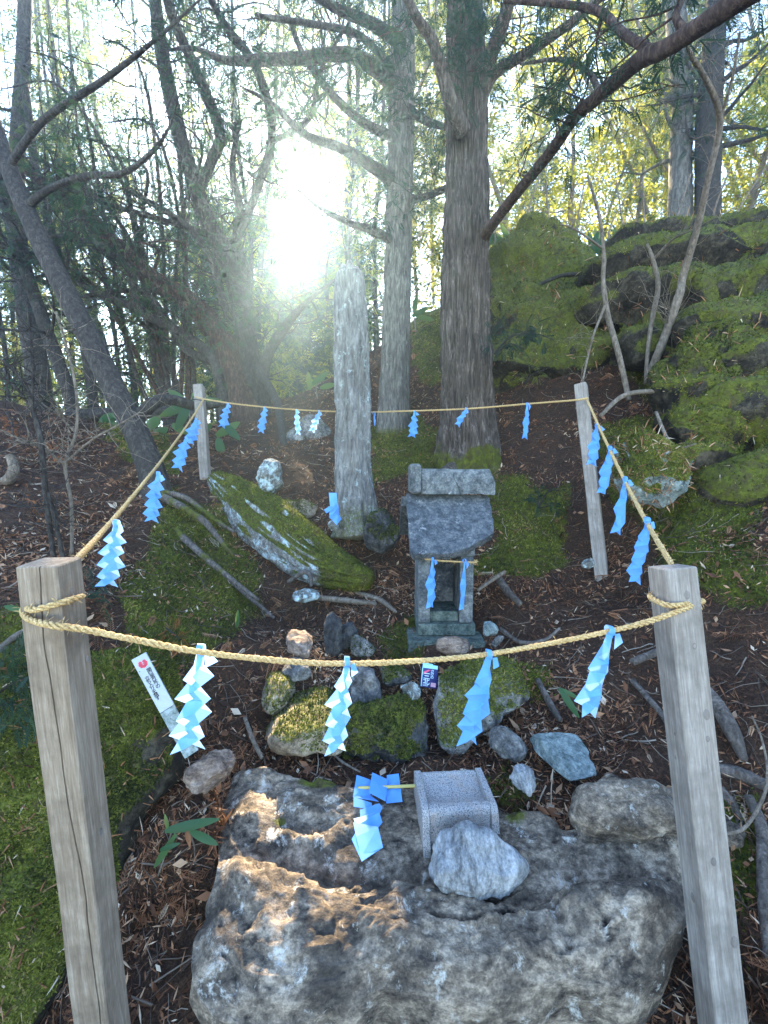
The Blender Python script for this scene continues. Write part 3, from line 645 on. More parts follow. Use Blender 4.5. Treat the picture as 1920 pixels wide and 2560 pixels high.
# the flat slab in the foreground
def slab_z(x, y): return SZ0 + SSL * (y - SY0)
def slab():
    o = resample(SLAB, 260, 2); p = ray_plane(o[:, 0], o[:, 1], SZ0, SSL, SY0); c = p.mean(0)
    S = np.concatenate([np.linspace(0.0, 0.9, 84), np.linspace(0.9, 1.0, 14)[1:]]); rows = []
    for s in S: rows.append(c + (p - c) * s)
    top = np.stack(rows); n0 = len(S)
    px, py, _ = proj(top.reshape(-1, 3)); px = px.reshape(top.shape[:2]); py = py.reshape(px.shape)
    q = top.reshape(-1, 3)
    w = fbm(q * np.array([2.2, 5, 1]), 4, 51).reshape(px.shape)
    # ledges: steps that run across the slab, front block raised, dark channel behind it
    w2 = fbm(q * np.array([7, 15, 1]), 4, 57).reshape(px.shape)
    base = 0.034 * w + 0.016 * w2 + 0.016 * np.sin(py / 60 + 2.2 * w) * sstep(1250, 850, px)
    stp = 0.0155; b_ = base / stp; fl = np.floor(b_); fr = b_ - fl
    h = 0.85 * stp * (fl + sstep(0.0, 0.13, fr)) + 0.15 * base + 0.003 * w2
    h = h + 0.003 * np.abs(fbm(q * np.array([22, 40, 1]), 3, 59)).reshape(px.shape)
    for line, wd, dp in (([(1080,2310),(1180,2330),(1290,2300),(1420,2285)], 7, .03), ([(560,2400),(590,2440),(575,2530)], 6, .02), ([(640,2160),(760,2100),(830,2060)], 6, .014), ([(1240,2140),(1400,2160),(1560,2150)], 8, .018), ([(1500,2330),(1520,2390),(1490,2440)], 6, .02)):
        ln = crom(np.array(line, float), 24); dm = np.min(np.hypot(px[..., None] - ln[:, 0] + 14 * w2[..., None], (py[..., None] - ln[:, 1]) + 10 * w[..., None]), -1)
        h = h - dp * np.exp(-(dm / wd) ** 2)
    ch = np.interp(px, [480, 700, 880, 1050, 1250, 1330, 1420, 1560, 1720], [2120, 2150, 2165, 2185, 2235, 2260, 2230, 2190, 2180])
    h = h - 0.03 * np.exp(-((py - ch + 24 * w2) / 26) ** 2) + 0.02 * sstep(0, 60, py - ch) * sstep(380, 100, py - ch)
    h = h + 0.022 * sstep(1395, 1435, px + 40 * w2) * sstep(2215, 2250, py) * sstep(2440, 2330, py)
    h = h - 0.014 * np.exp(-((px - 1390 + 40 * w2) / 18) ** 2) * sstep(2250, 2300, py)
    h = h + 0.006 * fbm(q * 26, 4, 71).reshape(px.shape) + 0.003 * fbm(q * 70, 3, 75).reshape(px.shape)
    edge = sstep(0.86, 1.0, S)[:, None]
    flat_z = np.exp(-(((px - 950) / 110) ** 2 + ((py - 2060) / 110) ** 2)) + np.exp(-(((px - 1150) / 110) ** 2 + ((py - 2010) / 90) ** 2))
    h = h * (1 - 0.85 * np.clip(flat_z, 0, 1))
    top[..., 2] += h * (1 - 0.4 * edge) - 0.03 * edge ** 2
    sides = []
    last = top[-1]
    wob = fbm(last * 9, 4, 81)[:, None]
    for (inn, dz, am) in ((0.0, -0.03, 1), (-0.004, -0.07, 1), (0.02, -0.11, 1.2), (0.05, -0.16, 1.5), (0.06, -0.24, 1.5), (0.05, -0.34, 1.5), (0.03, -0.5, 1)):
        r = last + (c - last) * inn * np.array([1, 1, 0]); r = r + np.array([0, 0, dz]) + (c - last) * np.array([1, 1, 0]) * wob * 0.02 * am
        r = r + 0.012 * np.stack([fbm(r * 14, 3, 83), fbm(r * 14, 3, 84), 0.6 * fbm(r * 14, 3, 85)], 1); sides.append(r)
    V = np.concatenate([top.reshape(-1, 3), np.vstack(sides)]); F = grid_faces(n0 + len(sides), 260, True)
    N = normals(V, F)
    if N[260 * 40, 2] < 0: F = F[:, ::-1].copy()
    vx, vy, _ = proj(V)
    ms = 0.8 * np.exp(-(((vx - 800) / 60) ** 2 + ((vy - 1955) / 16) ** 2)) + 0.5 * np.exp(-(((vx - 700) / 25) ** 2 + ((vy - 2055) / 20) ** 2)) + 0.5 * np.exp(-(((vx - 1290) / 40) ** 2 + ((vy - 2040) / 30) ** 2))
    ob = mesh('stone_slab', V, F, M['rock_slab'], True, None, {'moss': np.clip(ms, 0, 1)})
    tag(ob, 'huge flat ledge of pale weathered rock across the foreground', 'rock')
    b = base_origin(ob); ob.data.transform(Matrix.Translation(Vector(-b))); ob.location = Vector([float(x) for x in b])
slab()

# ================================================================== posts
def post(label, top, bot, a, twist, mat, top_h=0.0, notch=False, knots=(), extend=0.25):
    """square post from top (px,py,d) to bottom (px,py,d); twist turns its faces"""
    A = P(*[np.float64(v) for v in top]); B = P(*[np.float64(v) for v in bot]); ax = unit(A - B); B = B - ax * extend
    L = np.linalg.norm(A - B); z = ax; x = unit(np.cross(np.array([0, 1.0, 0]), z)); y = np.cross(z, x)
    c, s = math.cos(twist), math.sin(twist); x, y = c * x + s * y, -s * x + c * y
    h = a / 2; ch = 0.06 * a
    n = 60; zs = np.concatenate([np.linspace(0, L - ch * .6, n), [L]]); rng = np.random.default_rng(int(a * 1e5) + int(top[0]))
    V = []
    for k, zz in enumerate(zs):
        hh = h if k < n else h - ch * 0.5; c2 = ch * 0.7
        wv = 0.0008 * math.sin(zz * 9 + 1) + 0.0012 * float(noise3(np.array([zz * 5, 1.1, 2.2]), 5))
        # the loop runs anticlockwise: front face (-y), right (+x), back, left (-x)
        nt = 0.17 * a + 0.012 * math.sin(zz * 4.0) + 0.004 * float(noise3(np.array([zz * 14, 3.1, 0.2]), 8)) if notch else 0
        dp = 0.014 if notch else 0.0; wd = 0.0016 if notch else 0.001
        loop = [(-hh + c2, -hh), (nt - wd, -hh), (nt, -hh + dp), (nt + wd, -hh), (hh - c2, -hh), (hh, -hh + c2), (hh, hh - c2), (hh - c2, hh), (-hh + c2, hh), (-hh, hh - c2), (-hh, -hh + c2)]
        V += [(p + wv, q + wv * .7, zz) for p, q in loop]
    m = 11; F = [tuple(f) for f in grid_faces(n + 1, m, True)] + [tuple(range(n * m, n * m + m))]
    rt = empty('wooden_post', B, label, 'post')
    sh = mesh('post_shaft', np.array(V), F, M[mat], False, None)
    Mw = Matrix(((x[0], y[0], z[0], B[0]), (x[1], y[1], z[1], B[1]), (x[2], y[2], z[2], B[2]), (0, 0, 0, 1)))
    put_world(sh, rt, Mw)
    for (face, u, t, r) in knots:
        # a flush round knot, slightly proud of its face
        th = np.linspace(0, 2 * math.pi, 14, endpoint=False); g = Geo(); zc = L * t
        pts = []
        for lvl, (rr, off) in enumerate(((1.0, 0.0002), (0.8, 0.0016), (0.45, 0.0010))):
            for q in th:
                du = r * rr * math.cos(q) * 0.8; dz = r * rr * math.sin(q) * 1.25
                pts.append((u * h + du, -h - off, zc + dz) if face == 'f' else ((h + off, u * h + du, zc + dz) if face == 'r' else (-h - off, u * h - du, zc + dz)))
        fc = [tuple(f) for f in grid_faces(3, 14, True)] + [tuple(range(28, 42))]
        kn = mesh('knot', np.array(pts), fc, M['knot'], True, None)
        kn.parent = sh; kn.matrix_parent_inverse = Mw.inverted(); kn.matrix_basis = Mw
    return A, B, x, y, z, L
pl = post('cracked square wooden post nearest the camera at the left', (125, 1404, 0.885), (258, 2560, 1.04), 0.078, math.radians(2), 'post', notch=True,
          knots=(('r', -0.1, 0.955, 0.006), ('r', 0.55, 0.84, 0.006), ('r', 0.1, 0.55, 0.008)))
pr = post('square wooden post with round dark knots nearest the camera at the right', (1679, 1416, 1.09), (1805, 2560, 1.06), 0.077, math.radians(0), 'post_grey',
          knots=(('f',0.12,.952,.0095),('f',0.22,.862,.0075),('f',.5,.742,.0105),('f',.42,.70,.006),('f',-.05,.49,.008),('f',.66,.352,.0115),('f',.35,.155,.010),('l',.3,.80,.004),('l',-.1,.70,.0035),('l',.1,.655,.004),('l',-.1,.41,.009)))
post('short wooden post at the far left corner of the enclosure', (497, 964, 3.2), (514, 1195, 3.15), 0.08, math.radians(4), 'post_grey', extend=0.2)
post('leaning pale wooden post at the far right corner of the enclosure', (1452, 962, 2.6), (1499, 1395, 2.5), 0.075, math.radians(-33), 'post_grey', extend=0.2,
     knots=(('f', 0.2, 0.35, 0.006), ('f', -0.3, 0.6, 0.005)))

# ================================================================== ropes
def rope(label, path, r, n=420, cat='rope', turns=None):
    c = crom(path, n); L = np.linalg.norm(np.diff(c, axis=0), axis=1).sum()
    t = np.gradient(c, axis=0); t /= np.linalg.norm(t, axis=1, keepdims=True)
    a = np.array([0, 0, 1.0]); u = np.zeros_like(c)
    for i in range(n):
        a = a - t[i] * (a @ t[i]); a = a / np.linalg.norm(a); u[i] = a
    w = np.cross(t, u); l = np.concatenate([[0], np.cumsum(np.linalg.norm(np.diff(c, axis=0), axis=1))])
    root = empty('straw_rope', c[n // 2], label, cat)
    wob = 1 + 0.16 * noise3(np.stack([l * 60, l * 0, l * 0], 1), 3)
    for k in range(3):
        ph = l / (r * 7.0) * 2 * math.pi + k * 2.0944 + 1.2 * noise3(np.stack([l * 7, l * 0 + 3.3, l * 0], 1), 8)
        p = c + (0.56 * r * wob)[:, None] * (np.cos(ph)[:, None] * u + np.sin(ph)[:, None] * w)
        V, F = tube(p, r * 0.52 * (1 + 0.08 * noise3(np.stack([l * 90 + k * 9, l * 0, l * 0], 1), 6)), 7)
        mesh('strand', V, F, M['rope'], True, root)
    t_ = rng_f.integers(4, n - 4, 170); fd = unit(rng_f.normal(size=(170, 3))); fd = unit(fd - 0.6 * t[t_] * np.sum(fd * t[t_], 1, keepdims=True))
    BV, BF = blades(c[t_] + fd * r * 0.8, fd, 0.013, 0.0006, 0.9, rng_f, 0.8)
    tag(mesh('stray_fibre', BV, BF, M['rope'], False, root), kind='stuff')
    return c
rng_f = np.random.default_rng(404)
def pxs(rows): a = np.array(rows, float); return P(a[:, 0], a[:, 1], a[:, 2])
front = rope('thick twisted straw rope sagging across the front between the two near posts',
     pxs([(208,1490,.905),(170,1502,.86),(135,1512,.84),(85,1524,.838),(62,1520,.875),(60,1535,.86),(80,1551,.835),(140,1565,.818),(200,1572,.83),(340,1600,.85),(500,1630,.87),(700,1652,.90),(840,1659,.925),(1000,1655,.95),(1200,1638,.98),(1400,1604,1.005),(1560,1570,1.02),(1640,1548,1.03),(1690,1530,1.03),(1745,1508,1.07),(1752,1500,1.12),(1690,1490,1.2),(1628,1488,1.12),(1640,1502,1.06),(1680,1514,1.03),(1740,1505,1.068)]), 0.0062, 620)
leftr = rope('straw rope climbing from the near left post to the far left post',
     pxs([(190,1400,.93),(240,1335,1.15),(330,1227,1.55),(420,1120,2.2),(480,1042,2.8),(508,1000,3.1)]) - np.array([0,0,1])*np.array([0,.012,.022,.02,.01,0])[:, None], 0.0068, 460)
rightr = rope('straw rope running down from the far right post to the near right post',
     pxs([(1468,1000,2.52),(1505,1078,2.2),(1560,1190,1.8),(1620,1303,1.4),(1680,1412,1.12)]) - np.array([0,0,1])*np.array([0,.01,.012,.01,0])[:, None], 0.0068, 400)
backr = rope('thin straw rope along the back between the two far posts, behind the dead trunk',
     pxs([(488,992,3.13),(512,998,3.12),(600,1011,3.08),(740,1024,3.02),(885,1030,2.95),(1000,1028,2.88),(1165,1022,2.78),(1315,1010,2.68),(1440,1000,2.54),(1470,995,2.53)]), 0.0068, 400)

# ================================================================== paper streamers
def streamer(label, top, bot, width, seed, n=4, yaw=0.0, dtop=None, sun_side=0, group='zigzag paper streamers hung on the ropes', pixel_width=True):
    """top/bot (px,py), depth dtop; a paper strip cut and folded into a zigzag, two leaves"""
    rng = np.random.default_rng(seed); d = dtop
    A = P(np.float64(top[0]), np.float64(top[1]), np.float64(d)); B = P(np.float64(bot[0]), np.float64(bot[1]), np.float64(d))
    w = 0.86 * width * float(far_d(d)) / FPX; dn = B - A; L = np.linalg.norm(dn); dn = dn / L
    side = unit(np.array([math.cos(yaw), math.sin(yaw), 0])); side = unit(side - dn * (side @ dn)); nor = np.cross(side, dn)
    root = empty('paper_streamer', A, label, 'paper streamer', group)
    for leaf in (0, 1):
        sg = 1 if leaf == 0 else -1
        neck = 0.2 + 0.06 * rng.random()
        E = [(0.0, -0.11, 0.11, 0, 0), (neck * 0.55, -0.12 + .03 * sg, 0.12 + .03 * sg, 0, 0)]
        for k in range(n + 1):
            t = neck + (1 - neck) * k / n
            zz = sg * (1 if k % 2 == 0 else -1); cx = (0.24 if leaf == 0 else 0.18) * zz + rng.normal(0, 0.04)
            hw = (0.27 if leaf == 0 else 0.22) + 0.035 * rng.normal() + (0.05 if 0 < k < n else -0.03); sl = 0.42 * zz * hw * 2 + rng.normal(0, 0.06)
            E.append((t, cx - hw, cx + hw, sl, zz * (0.16 + 0.16 * rng.random())))
        V = []; 
        for (t, x0, x1, sl, of) in E:
            for x, s_ in ((x0, -0.5), (x1, 0.5)):
                V.append(A + dn * L * t * 0.94 + dn * sl * s_ * w * 1.15 + side * x * w + nor * (of * w * (0.9 + 0.5 * s_ * sg) - leaf * 0.0035 - 0.001))
        V = np.array(V); 
        # straighten first then subdivide each fold
        F = [tuple(f) for f in grid_faces(len(E), 2)]
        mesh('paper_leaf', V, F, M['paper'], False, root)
    # the paper loop over the rope
    th = np.linspace(-0.9, math.pi + 0.9, 9); g = []
    for q in th:
        c = A + np.array([0, 0, 0.004]) + 0.0115 * (math.cos(q) * nor + math.sin(q) * np.array([0, 0, 1]))
        g += [c - side * w * 0.10, c + side * w * 0.10]
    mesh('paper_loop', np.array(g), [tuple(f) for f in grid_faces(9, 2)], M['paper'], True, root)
    # loose tail end by the rope
    t0 = A + side * w * 0.12 - nor * 0.008
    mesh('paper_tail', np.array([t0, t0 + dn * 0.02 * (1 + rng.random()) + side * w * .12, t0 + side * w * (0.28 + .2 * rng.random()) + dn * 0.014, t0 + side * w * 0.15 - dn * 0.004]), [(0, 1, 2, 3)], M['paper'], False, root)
    return root
ST = [
 ('paper streamer in front of the white notice board, its lower folds sunlit', (503,1628), (466,1888), 92, .885, 4, 0.1),
 ('slender paper streamer over the sunlit mossy block', (868,1658), (832,1892), 74, .93, 4, 0.15),
 ('plain white paper streamer tinted with blue shade over the tall dark slab', (1222,1640), (1163,1866), 80, .985, 4, -0.05),
 ('crumpled pale paper streamer nearest the right post on the front rope', (1524,1580), (1460,1795), 90, 1.015, 4, 0.1),
 ('lowest and largest paper streamer on the left rope', (292,1312), (268,1475), 62, 1.25, 4, 0.1),
 ('second lowest paper streamer on the left rope, over dark roots', (396,1188), (376,1310), 42, 1.75, 4, 0.2),
 ('third paper streamer up the left rope', (466,1098), (440,1176), 36, 2.4, 3, 0.2),
 ('topmost paper streamer on the left rope, half behind the far post', (490,1050), (475,1110), 34, 2.85, 3, 0.4),
 ('back rope streamer nearest the far left post', (570,1012), (555,1072), 26, 3.06, 3, 0.1),
 ('back rope streamer in front of the forked dark stems', (661,1022), (652,1086), 22, 3.0, 3, 0.0),
 ('white sunlit streamer on the back rope left of its twin', (741,1028), (746,1090), 18, 2.97, 3, 0.0),
 ('white sunlit streamer slanting beside the dead trunk', (798,1030), (778,1082), 20, 2.95, 3, 0.2),
 ('narrow streamer peeping out right of the dead trunk', (935,1034), (937,1066), 12, 2.87, 2, 0.9),
 ('back rope streamer in front of the middle trunk', (1036,1032), (1031,1096), 26, 2.82, 3, 0.0),
 ('short streamer blown against the tallest cedar trunk', (1165,1024), (1142,1066), 22, 2.74, 2, 0.0),
 ('back rope streamer over brown litter left of the far right post', (1318,1012), (1312,1102), 24, 2.65, 3, 0.0),
 ('uppermost streamer on the right rope, touching the far post', (1492,1066), (1478,1168), 40, 2.28, 3, -0.05),
 ('second streamer down the right rope', (1525,1122), (1502,1240), 40, 2.04, 3, -0.05),
 ('third streamer down the right rope, over a mossy hollow', (1563,1200), (1538,1340), 42, 1.76, 3, -0.05),
 ('lowest streamer on the right rope above the near post', (1618,1304), (1582,1464), 54, 1.4, 4, -0.1),
]
for i, (lb, t, b, w, d, n, yw) in enumerate(ST): streamer(lb, t, b, w, 300 + i, n, yw, d)

# ================================================================== stone shrine
def shrine():
    rt = empty('stone_shrine', P(np.float64(1112), np.float64(1590), np.float64(2.25)), 'small grey stone shrine with a cracked ridge and a broken roof corner', 'shrine')
    xc = float(P(np.float64(1118), np.float64(1500), np.float64(2.14))[0]); S = 1.075; yf = 2.30; z0 = 0.662  # shrine scaled up about the camera by S, worked into these and later numbers
    def bx(name, x0, x1, y0, y1, za, zb, mat, bev=0.004):
        x0, x1 = xc + S * x0, xc + S * x1; y0, y1 = yf + S * y0, yf + S * y1; za, zb = z0 + S * za, z0 + S * zb; g = Geo(); box_geo(g, ((x0 + x1) / 2, (y0 + y1) / 2, (za + zb) / 2), (x1 - x0, y1 - y0, zb - za), None, bev)
        return g.make(name, M[mat], False, rt)
    hw = 0.136; zt = 0.47
    bx('base_step', -0.19, 0.185, -0.075, 0.36, -0.16, -0.028, 'shrine_green', 0.008)
    bx('plinth', -hw - 0.004, hw + 0.012, -0.012, 0.3, -0.026, 0.034, 'shrine_green', 0.005)
    bx('left_jamb', -hw, -0.078, 0, 0.27, 0.036, zt - 0.10, 'shrine_stone')
    bx('right_jamb', 0.070, hw, 0, 0.27, 0.036, zt - 0.10, 'shrine_stone')
    bx('lintel', -hw - 0.002, hw + 0.004, -0.004, 0.275, zt - 0.098, zt - 0.045, 'shrine_stone')
    bx('top_block', -hw + 0.01, hw - 0.012, 0.006, 0.27, zt - 0.043, zt - 0.004, 'shrine_green')
    bx('top_corner', hw - 0.010, hw + 0.008, 0.002, 0.27, zt - 0.043, zt - 0.006, 'shrine_stone')
    bx('sill', -0.076, 0.068, 0.03, 0.23, 0.036, 0.085, 'shrine_green', 0.003)
    bx('back_panel', -0.076, 0.068, 0.2, 0.268, 0.087, zt - 0.10, 'shrine_roof', 0.002)
    # roof slab: a sloping plate whose right front corner has broken away
    ol = [(1016,1233),(1060,1231),(1140,1234),(1222,1238),(1228,1270),(1236,1318),(1234,1334),(1222,1340),(1212,1348),(1196,1353),(1184,1362),(1172,1368),(1160,1371),(1146,1378),(1132,1382),(1110,1385),(1080,1383),(1050,1386),(1032,1383),(1026,1374),(1022,1330),(1019,1290),(1014,1250)]
    o = np.array(ol, float); o = resample(o, 90, 0); yb = 2.537; zb = 1.387; ye = 2.204; ze = 1.108; sl = (zb - ze) / (yb - ye)
    fr = ray_plane(o[:, 0], o[:, 1], ze, sl, ye); nrm = unit(np.array([0, -sl, 1.0])); C = fr.mean(0)
    rows = []
    for s in np.linspace(0.02, 0.97, 26): 
        q = C + (fr - C) * s; q = q + nrm * (0.0028 * fbm(q * 30, 4, 7) + 0.0012 * fbm(q * 110, 3, 8))[:, None]; rows.append(q)
    jag = 0.004 * fbm(fr * 40, 3, 12)[:, None] * (fr - C) / 0.2
    rows += [C + (fr - C) * 0.99 + jag * 0.9, fr + jag - nrm * 0.005, fr + jag * 1.5 - nrm * 0.03, fr + jag - nrm * 0.055 - (fr - C) * 0.02, C + (fr - C) * 0.6 - nrm * 0.06, C + (fr - C) * 0.02 - nrm * 0.06]
    V = np.vstack(rows); F = grid_faces(len(rows), 90, True)
    if normals(V, F)[90 * 12] @ nrm < 0: F = F[:, ::-1].copy()
    o = mesh('roof_slab', V, F, M['shrine_roof'], True, rt); o.data.set_sharp_from_angle(angle=math.radians(38))
    # rear roof slope, hidden from the front but closing the roof
    g = Geo(); zr = zb - 0.02
    prism([(xc-0.23, yb+0.02, zr), (xc+0.24, yb+0.02, zr), (xc+0.24, yb+0.3, zr-0.21), (xc-0.23, yb+0.3, zr-0.21)], (0, 0, -0.055), g)
    g.make('rear_slope', M['shrine_roof'], False, rt)
    # ridge: two pieces either side of a jagged crack, and the square end block
    def ridge(name, xs_l, xs_r, zlo, zhi, y0, y1, cut_l=None, cut_r=None, cham=0.012, endcut=0):
        ny = 9; prof = []
        for a in np.linspace(0, math.pi, 15):
            prof.append(((y0 + y1) / 2 - math.cos(a) * (y1 - y0) / 2, zlo + (zhi - zlo) * min(1, 1.25 * math.sin(a)) ** 0.7))
        prof = np.array(prof); n = 30; V = []
        for i in range(n):
            u = i / (n - 1)
            for (yy, zz) in prof:
                zn = (zz - zlo) / (zhi - zlo)
                xl = xs_l + (cut_l(zn) if cut_l else 0); xr = xs_r + (cut_r(zn) if cut_r else 0) - endcut * max(0, zn - 0.45) * (1 if endcut else 0)
                V.append((xl + (xr - xl) * u, yy, zz))
        V = np.array(V); V[:, 1:] += 0.003 * np.stack([fbm(V * 26, 4, 31), fbm(V * 26, 4, 32)], 1)
        F = [tuple(f) for f in grid_faces(n, len(prof))] + [tuple(range(len(prof) - 1, -1, -1)), tuple(range((n-1)*len(prof), n*len(prof)))]
        F += [((i)*len(prof), (i+1)*len(prof), (i+2)*len(prof)-1, (i+1)*len(prof)-1) for i in range(n-1)]
        F = [f[::-1] for f in F]
        o = mesh(name, V, F, M['shrine_stone'], False, rt); return o
    cx = lambda px: float(P(np.float64(px), np.float64(1200), np.float64(2.34))[0])
    crack = lambda zn: 0.055 * (1 - zn) - 0.02 + 0.006 * math.sin(zn * 17) + 0.003 * math.sin(zn * 41)
    yr0, yr1 = 2.46, 2.63; zr0, zr1 = 1.384, 1.527
    ridge('ridge_stone', cx(1049), cx(1127), zr0, zr1, yr0, yr1, None, crack)
    ridge('ridge_stone', cx(1127) + 0.0035, cx(1224), zr0, zr1 - 0.003, yr0, yr1, crack, None, endcut=0.05)
    g = Geo(); box_geo(g, ((cx(1021) + cx(1047)) / 2, 2.537, (1.387 + 1.554) / 2), (cx(1047) - cx(1021), 0.215, 0.167), None, 0.012)
    g.make('ridge_end', M['shrine_stone'], False, rt)
shrine()
sr = pxs([(1046,1385,2.115),(1052,1394,2.108),(1080,1400,2.108),(1120,1403,2.108),(1160,1405,2.108),(1188,1406,2.112),(1192,1402,2.16)])
rope('thin straw cord tied across the front of the stone shrine', sr, 0.0042, 150)
streamer('paper streamer hanging at the left of the shrine opening', (1081,1400), (1074,1526), 30, 401, 3, 0.2, 2.10, group='paper streamers on the shrine cord')
streamer('paper streamer hanging at the right of the shrine opening', (1161,1404), (1152,1530), 26, 402, 3, 0.5, 2.10, group='paper streamers on the shrine cord')
# paper fallen at the foot of the dead trunk
def loose_paper():
    rt = empty('fallen_streamer', P(np.float64(833), np.float64(1310), np.float64(2.56)), 'fallen paper streamer propped against the foot of the dead trunk', 'paper streamer')
    S = lambda pts: [(400 + .3014 * x, 950 + .3014 * y) for x, y in pts]
    for k, q in enumerate([S([(1400,935),(1465,937),(1478,1090),(1415,1100)]), S([(1360,1075),(1415,1042),(1425,1080),(1380,1108)]), S([(1415,1060),(1475,1020),(1485,1080),(1410,1115)]), S([(1405,1100),(1480,1060),(1485,1110),(1405,1145)]), S([(1400,1135),(1480,1105),(1505,1155),(1465,1202),(1430,1165)])]):
        a = np.array(q); p = P(a[:, 0], a[:, 1], np.full(len(a), 2.545 - 0.006 * k) + 0.012 * np.sin(np.arange(len(a)) * 2.1 + k))
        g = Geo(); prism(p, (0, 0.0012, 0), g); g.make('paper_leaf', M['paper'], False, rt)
loose_paper()

# ================================================================== granite block, paper wand, notice board, carton
def granite_block():
    c = P(np.float64(1148), np.float64(2000), np.float64(1.38)); z0 = 0.355
    yaw = math.radians(4); X = np.array([math.cos(yaw), math.sin(yaw), 0]); Y = np.array([-math.sin(yaw), math.cos(yaw), 0])
    O = np.array([c[0], c[1], z0]); f = lambda x, y, z: O + X * x + Y * y + np.array([0, 0, z])
    rt = empty('granite_block', O, 'speckled granite block with a stepped hollow top and raised side rims', 'stone block')
    hw = 0.118
    # centre piece: profile from the back edge over the hollow and lip down the front
    prof = [(0.165, -0.02), (0.165, 0.104), (0.156, 0.104), (0.150, 0.098), (0.085, 0.078), (0.078, 0.076), (0.034, 0.084), (0.024, 0.100), (0.014, 0.106), (-0.004, 0.107), (-0.014, 0.101), (-0.019, 0.09), (-0.022, 0.05), (-0.034, 0.015), (-0.036, -0.02)]
    n = 14; V = []; 
    for i in range(n):
        x = -hw + 0.022 + (2 * hw - 0.044) * i / (n - 1)
        V += [f(x, y, z) for y, z in prof]
    m = len(prof); V = np.array(V); V += 0.0012 * np.stack([fbm(V * 60, 3, 2), fbm(V * 60, 3, 3), fbm(V * 60, 3, 4)], 1)
    F = [tuple(q) for q in grid_faces(n, m, True)] + [tuple(range(m)), tuple(range((n-1)*m, n*m))[::-1]]
    mesh('hollow_block', V, F, M['granite'], False, rt)
    for s, nm in ((-1, 'side_rim'), (1, 'side_rim')):
        g = Geo(); a = s * (hw - 0.0215); b = s * (hw + 0.002)
        pr_ = [(0.17, -0.02), (0.17, 0.109), (0.0, 0.110), (-0.012, 0.107), (-0.024, 0.09), (-0.036, 0.04), (-0.052, 0.012), (-0.052, -0.02)]
        prism([f(a, y, z) for y, z in pr_], f(b, 0, 0) - f(a, 0, 0), g); o = g.make(nm, M['granite'], False, rt); bevel_mesh(o, 0.003, 2)
granite_block()
def wand():
    S = lambda pts: [(840 + .3134 * x, 1880 + .3134 * y) for x, y in pts]
    quads = [[(405,185),(500,185),(530,385),(400,400)], [(165,195),(275,225),(275,330),(340,400),(135,370)], [(140,372),(285,395),(285,450),(140,450)], [(290,165),(415,205),(395,400),(260,330)],
             [(190,450),(345,403),(370,460),(345,492),(195,520)], [(140,515),(345,490),(370,570),(320,600),(160,590)], [(125,690),(160,650),(300,640),(375,745),(205,888)], [(138,572),(335,605),(375,742),(200,835),(160,690)]]
    c = ray_plane(np.float64(905), np.float64(1968), 0.42, 0.27, 1.5)
    rt = empty('paper_wand', c, 'white zigzag paper wand tinted with blue shade on a bamboo stick lying on the slab', 'paper wand')
    for k, q in enumerate(quads):
        a = np.array(S(q)); b = ray_plane(a[:, 0], a[:, 1], SZ0 + 0.040 + 0.004 * k, SSL, SY0)
        b[:, 2] += 0.007 * np.sin(np.arange(len(b)) * 1.9 + k)
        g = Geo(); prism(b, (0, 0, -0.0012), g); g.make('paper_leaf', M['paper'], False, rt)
    a = ray_plane(np.array([895., 1052.]), np.array([1970., 1964.]), SZ0 + 0.046, SSL, SY0)
    V, F = tube(np.linspace(a[0], a[1], 12), 0.0055, 10); mesh('stick', V, F, M['bamboo_stick'], True, rt)
wand()
def text_obj(name, body, loc, ux, uy, size, mat, parent, line=1.0):
    cu = bpy.data.curves.new(name, 'FONT'); cu.body = body; cu.size = size; cu.align_x = 'CENTER'; cu.space_line = line; cu.extrude = 0.0003; cu.resolution_u = 3; cu.offset = size * 0.012
    o = bpy.data.objects.new(name, cu); COL.objects.link(o)
    uz = np.cross(ux, uy)
    me = bpy.data.meshes.new_from_object(o.evaluated_get(bpy.context.evaluated_depsgraph_get())); bpy.data.objects.remove(o); bpy.data.curves.remove(cu)
    me.materials.clear(); me.materials.append(mat)
    o = bpy.data.objects.new(name, me); COL.objects.link(o)
    put_world(o, parent, Matrix(((ux[0], uy[0], uz[0], loc[0]), (ux[1], uy[1], uz[1], loc[1]), (ux[2], uy[2], uz[2], loc[2]), (0, 0, 0, 1))))
    return o
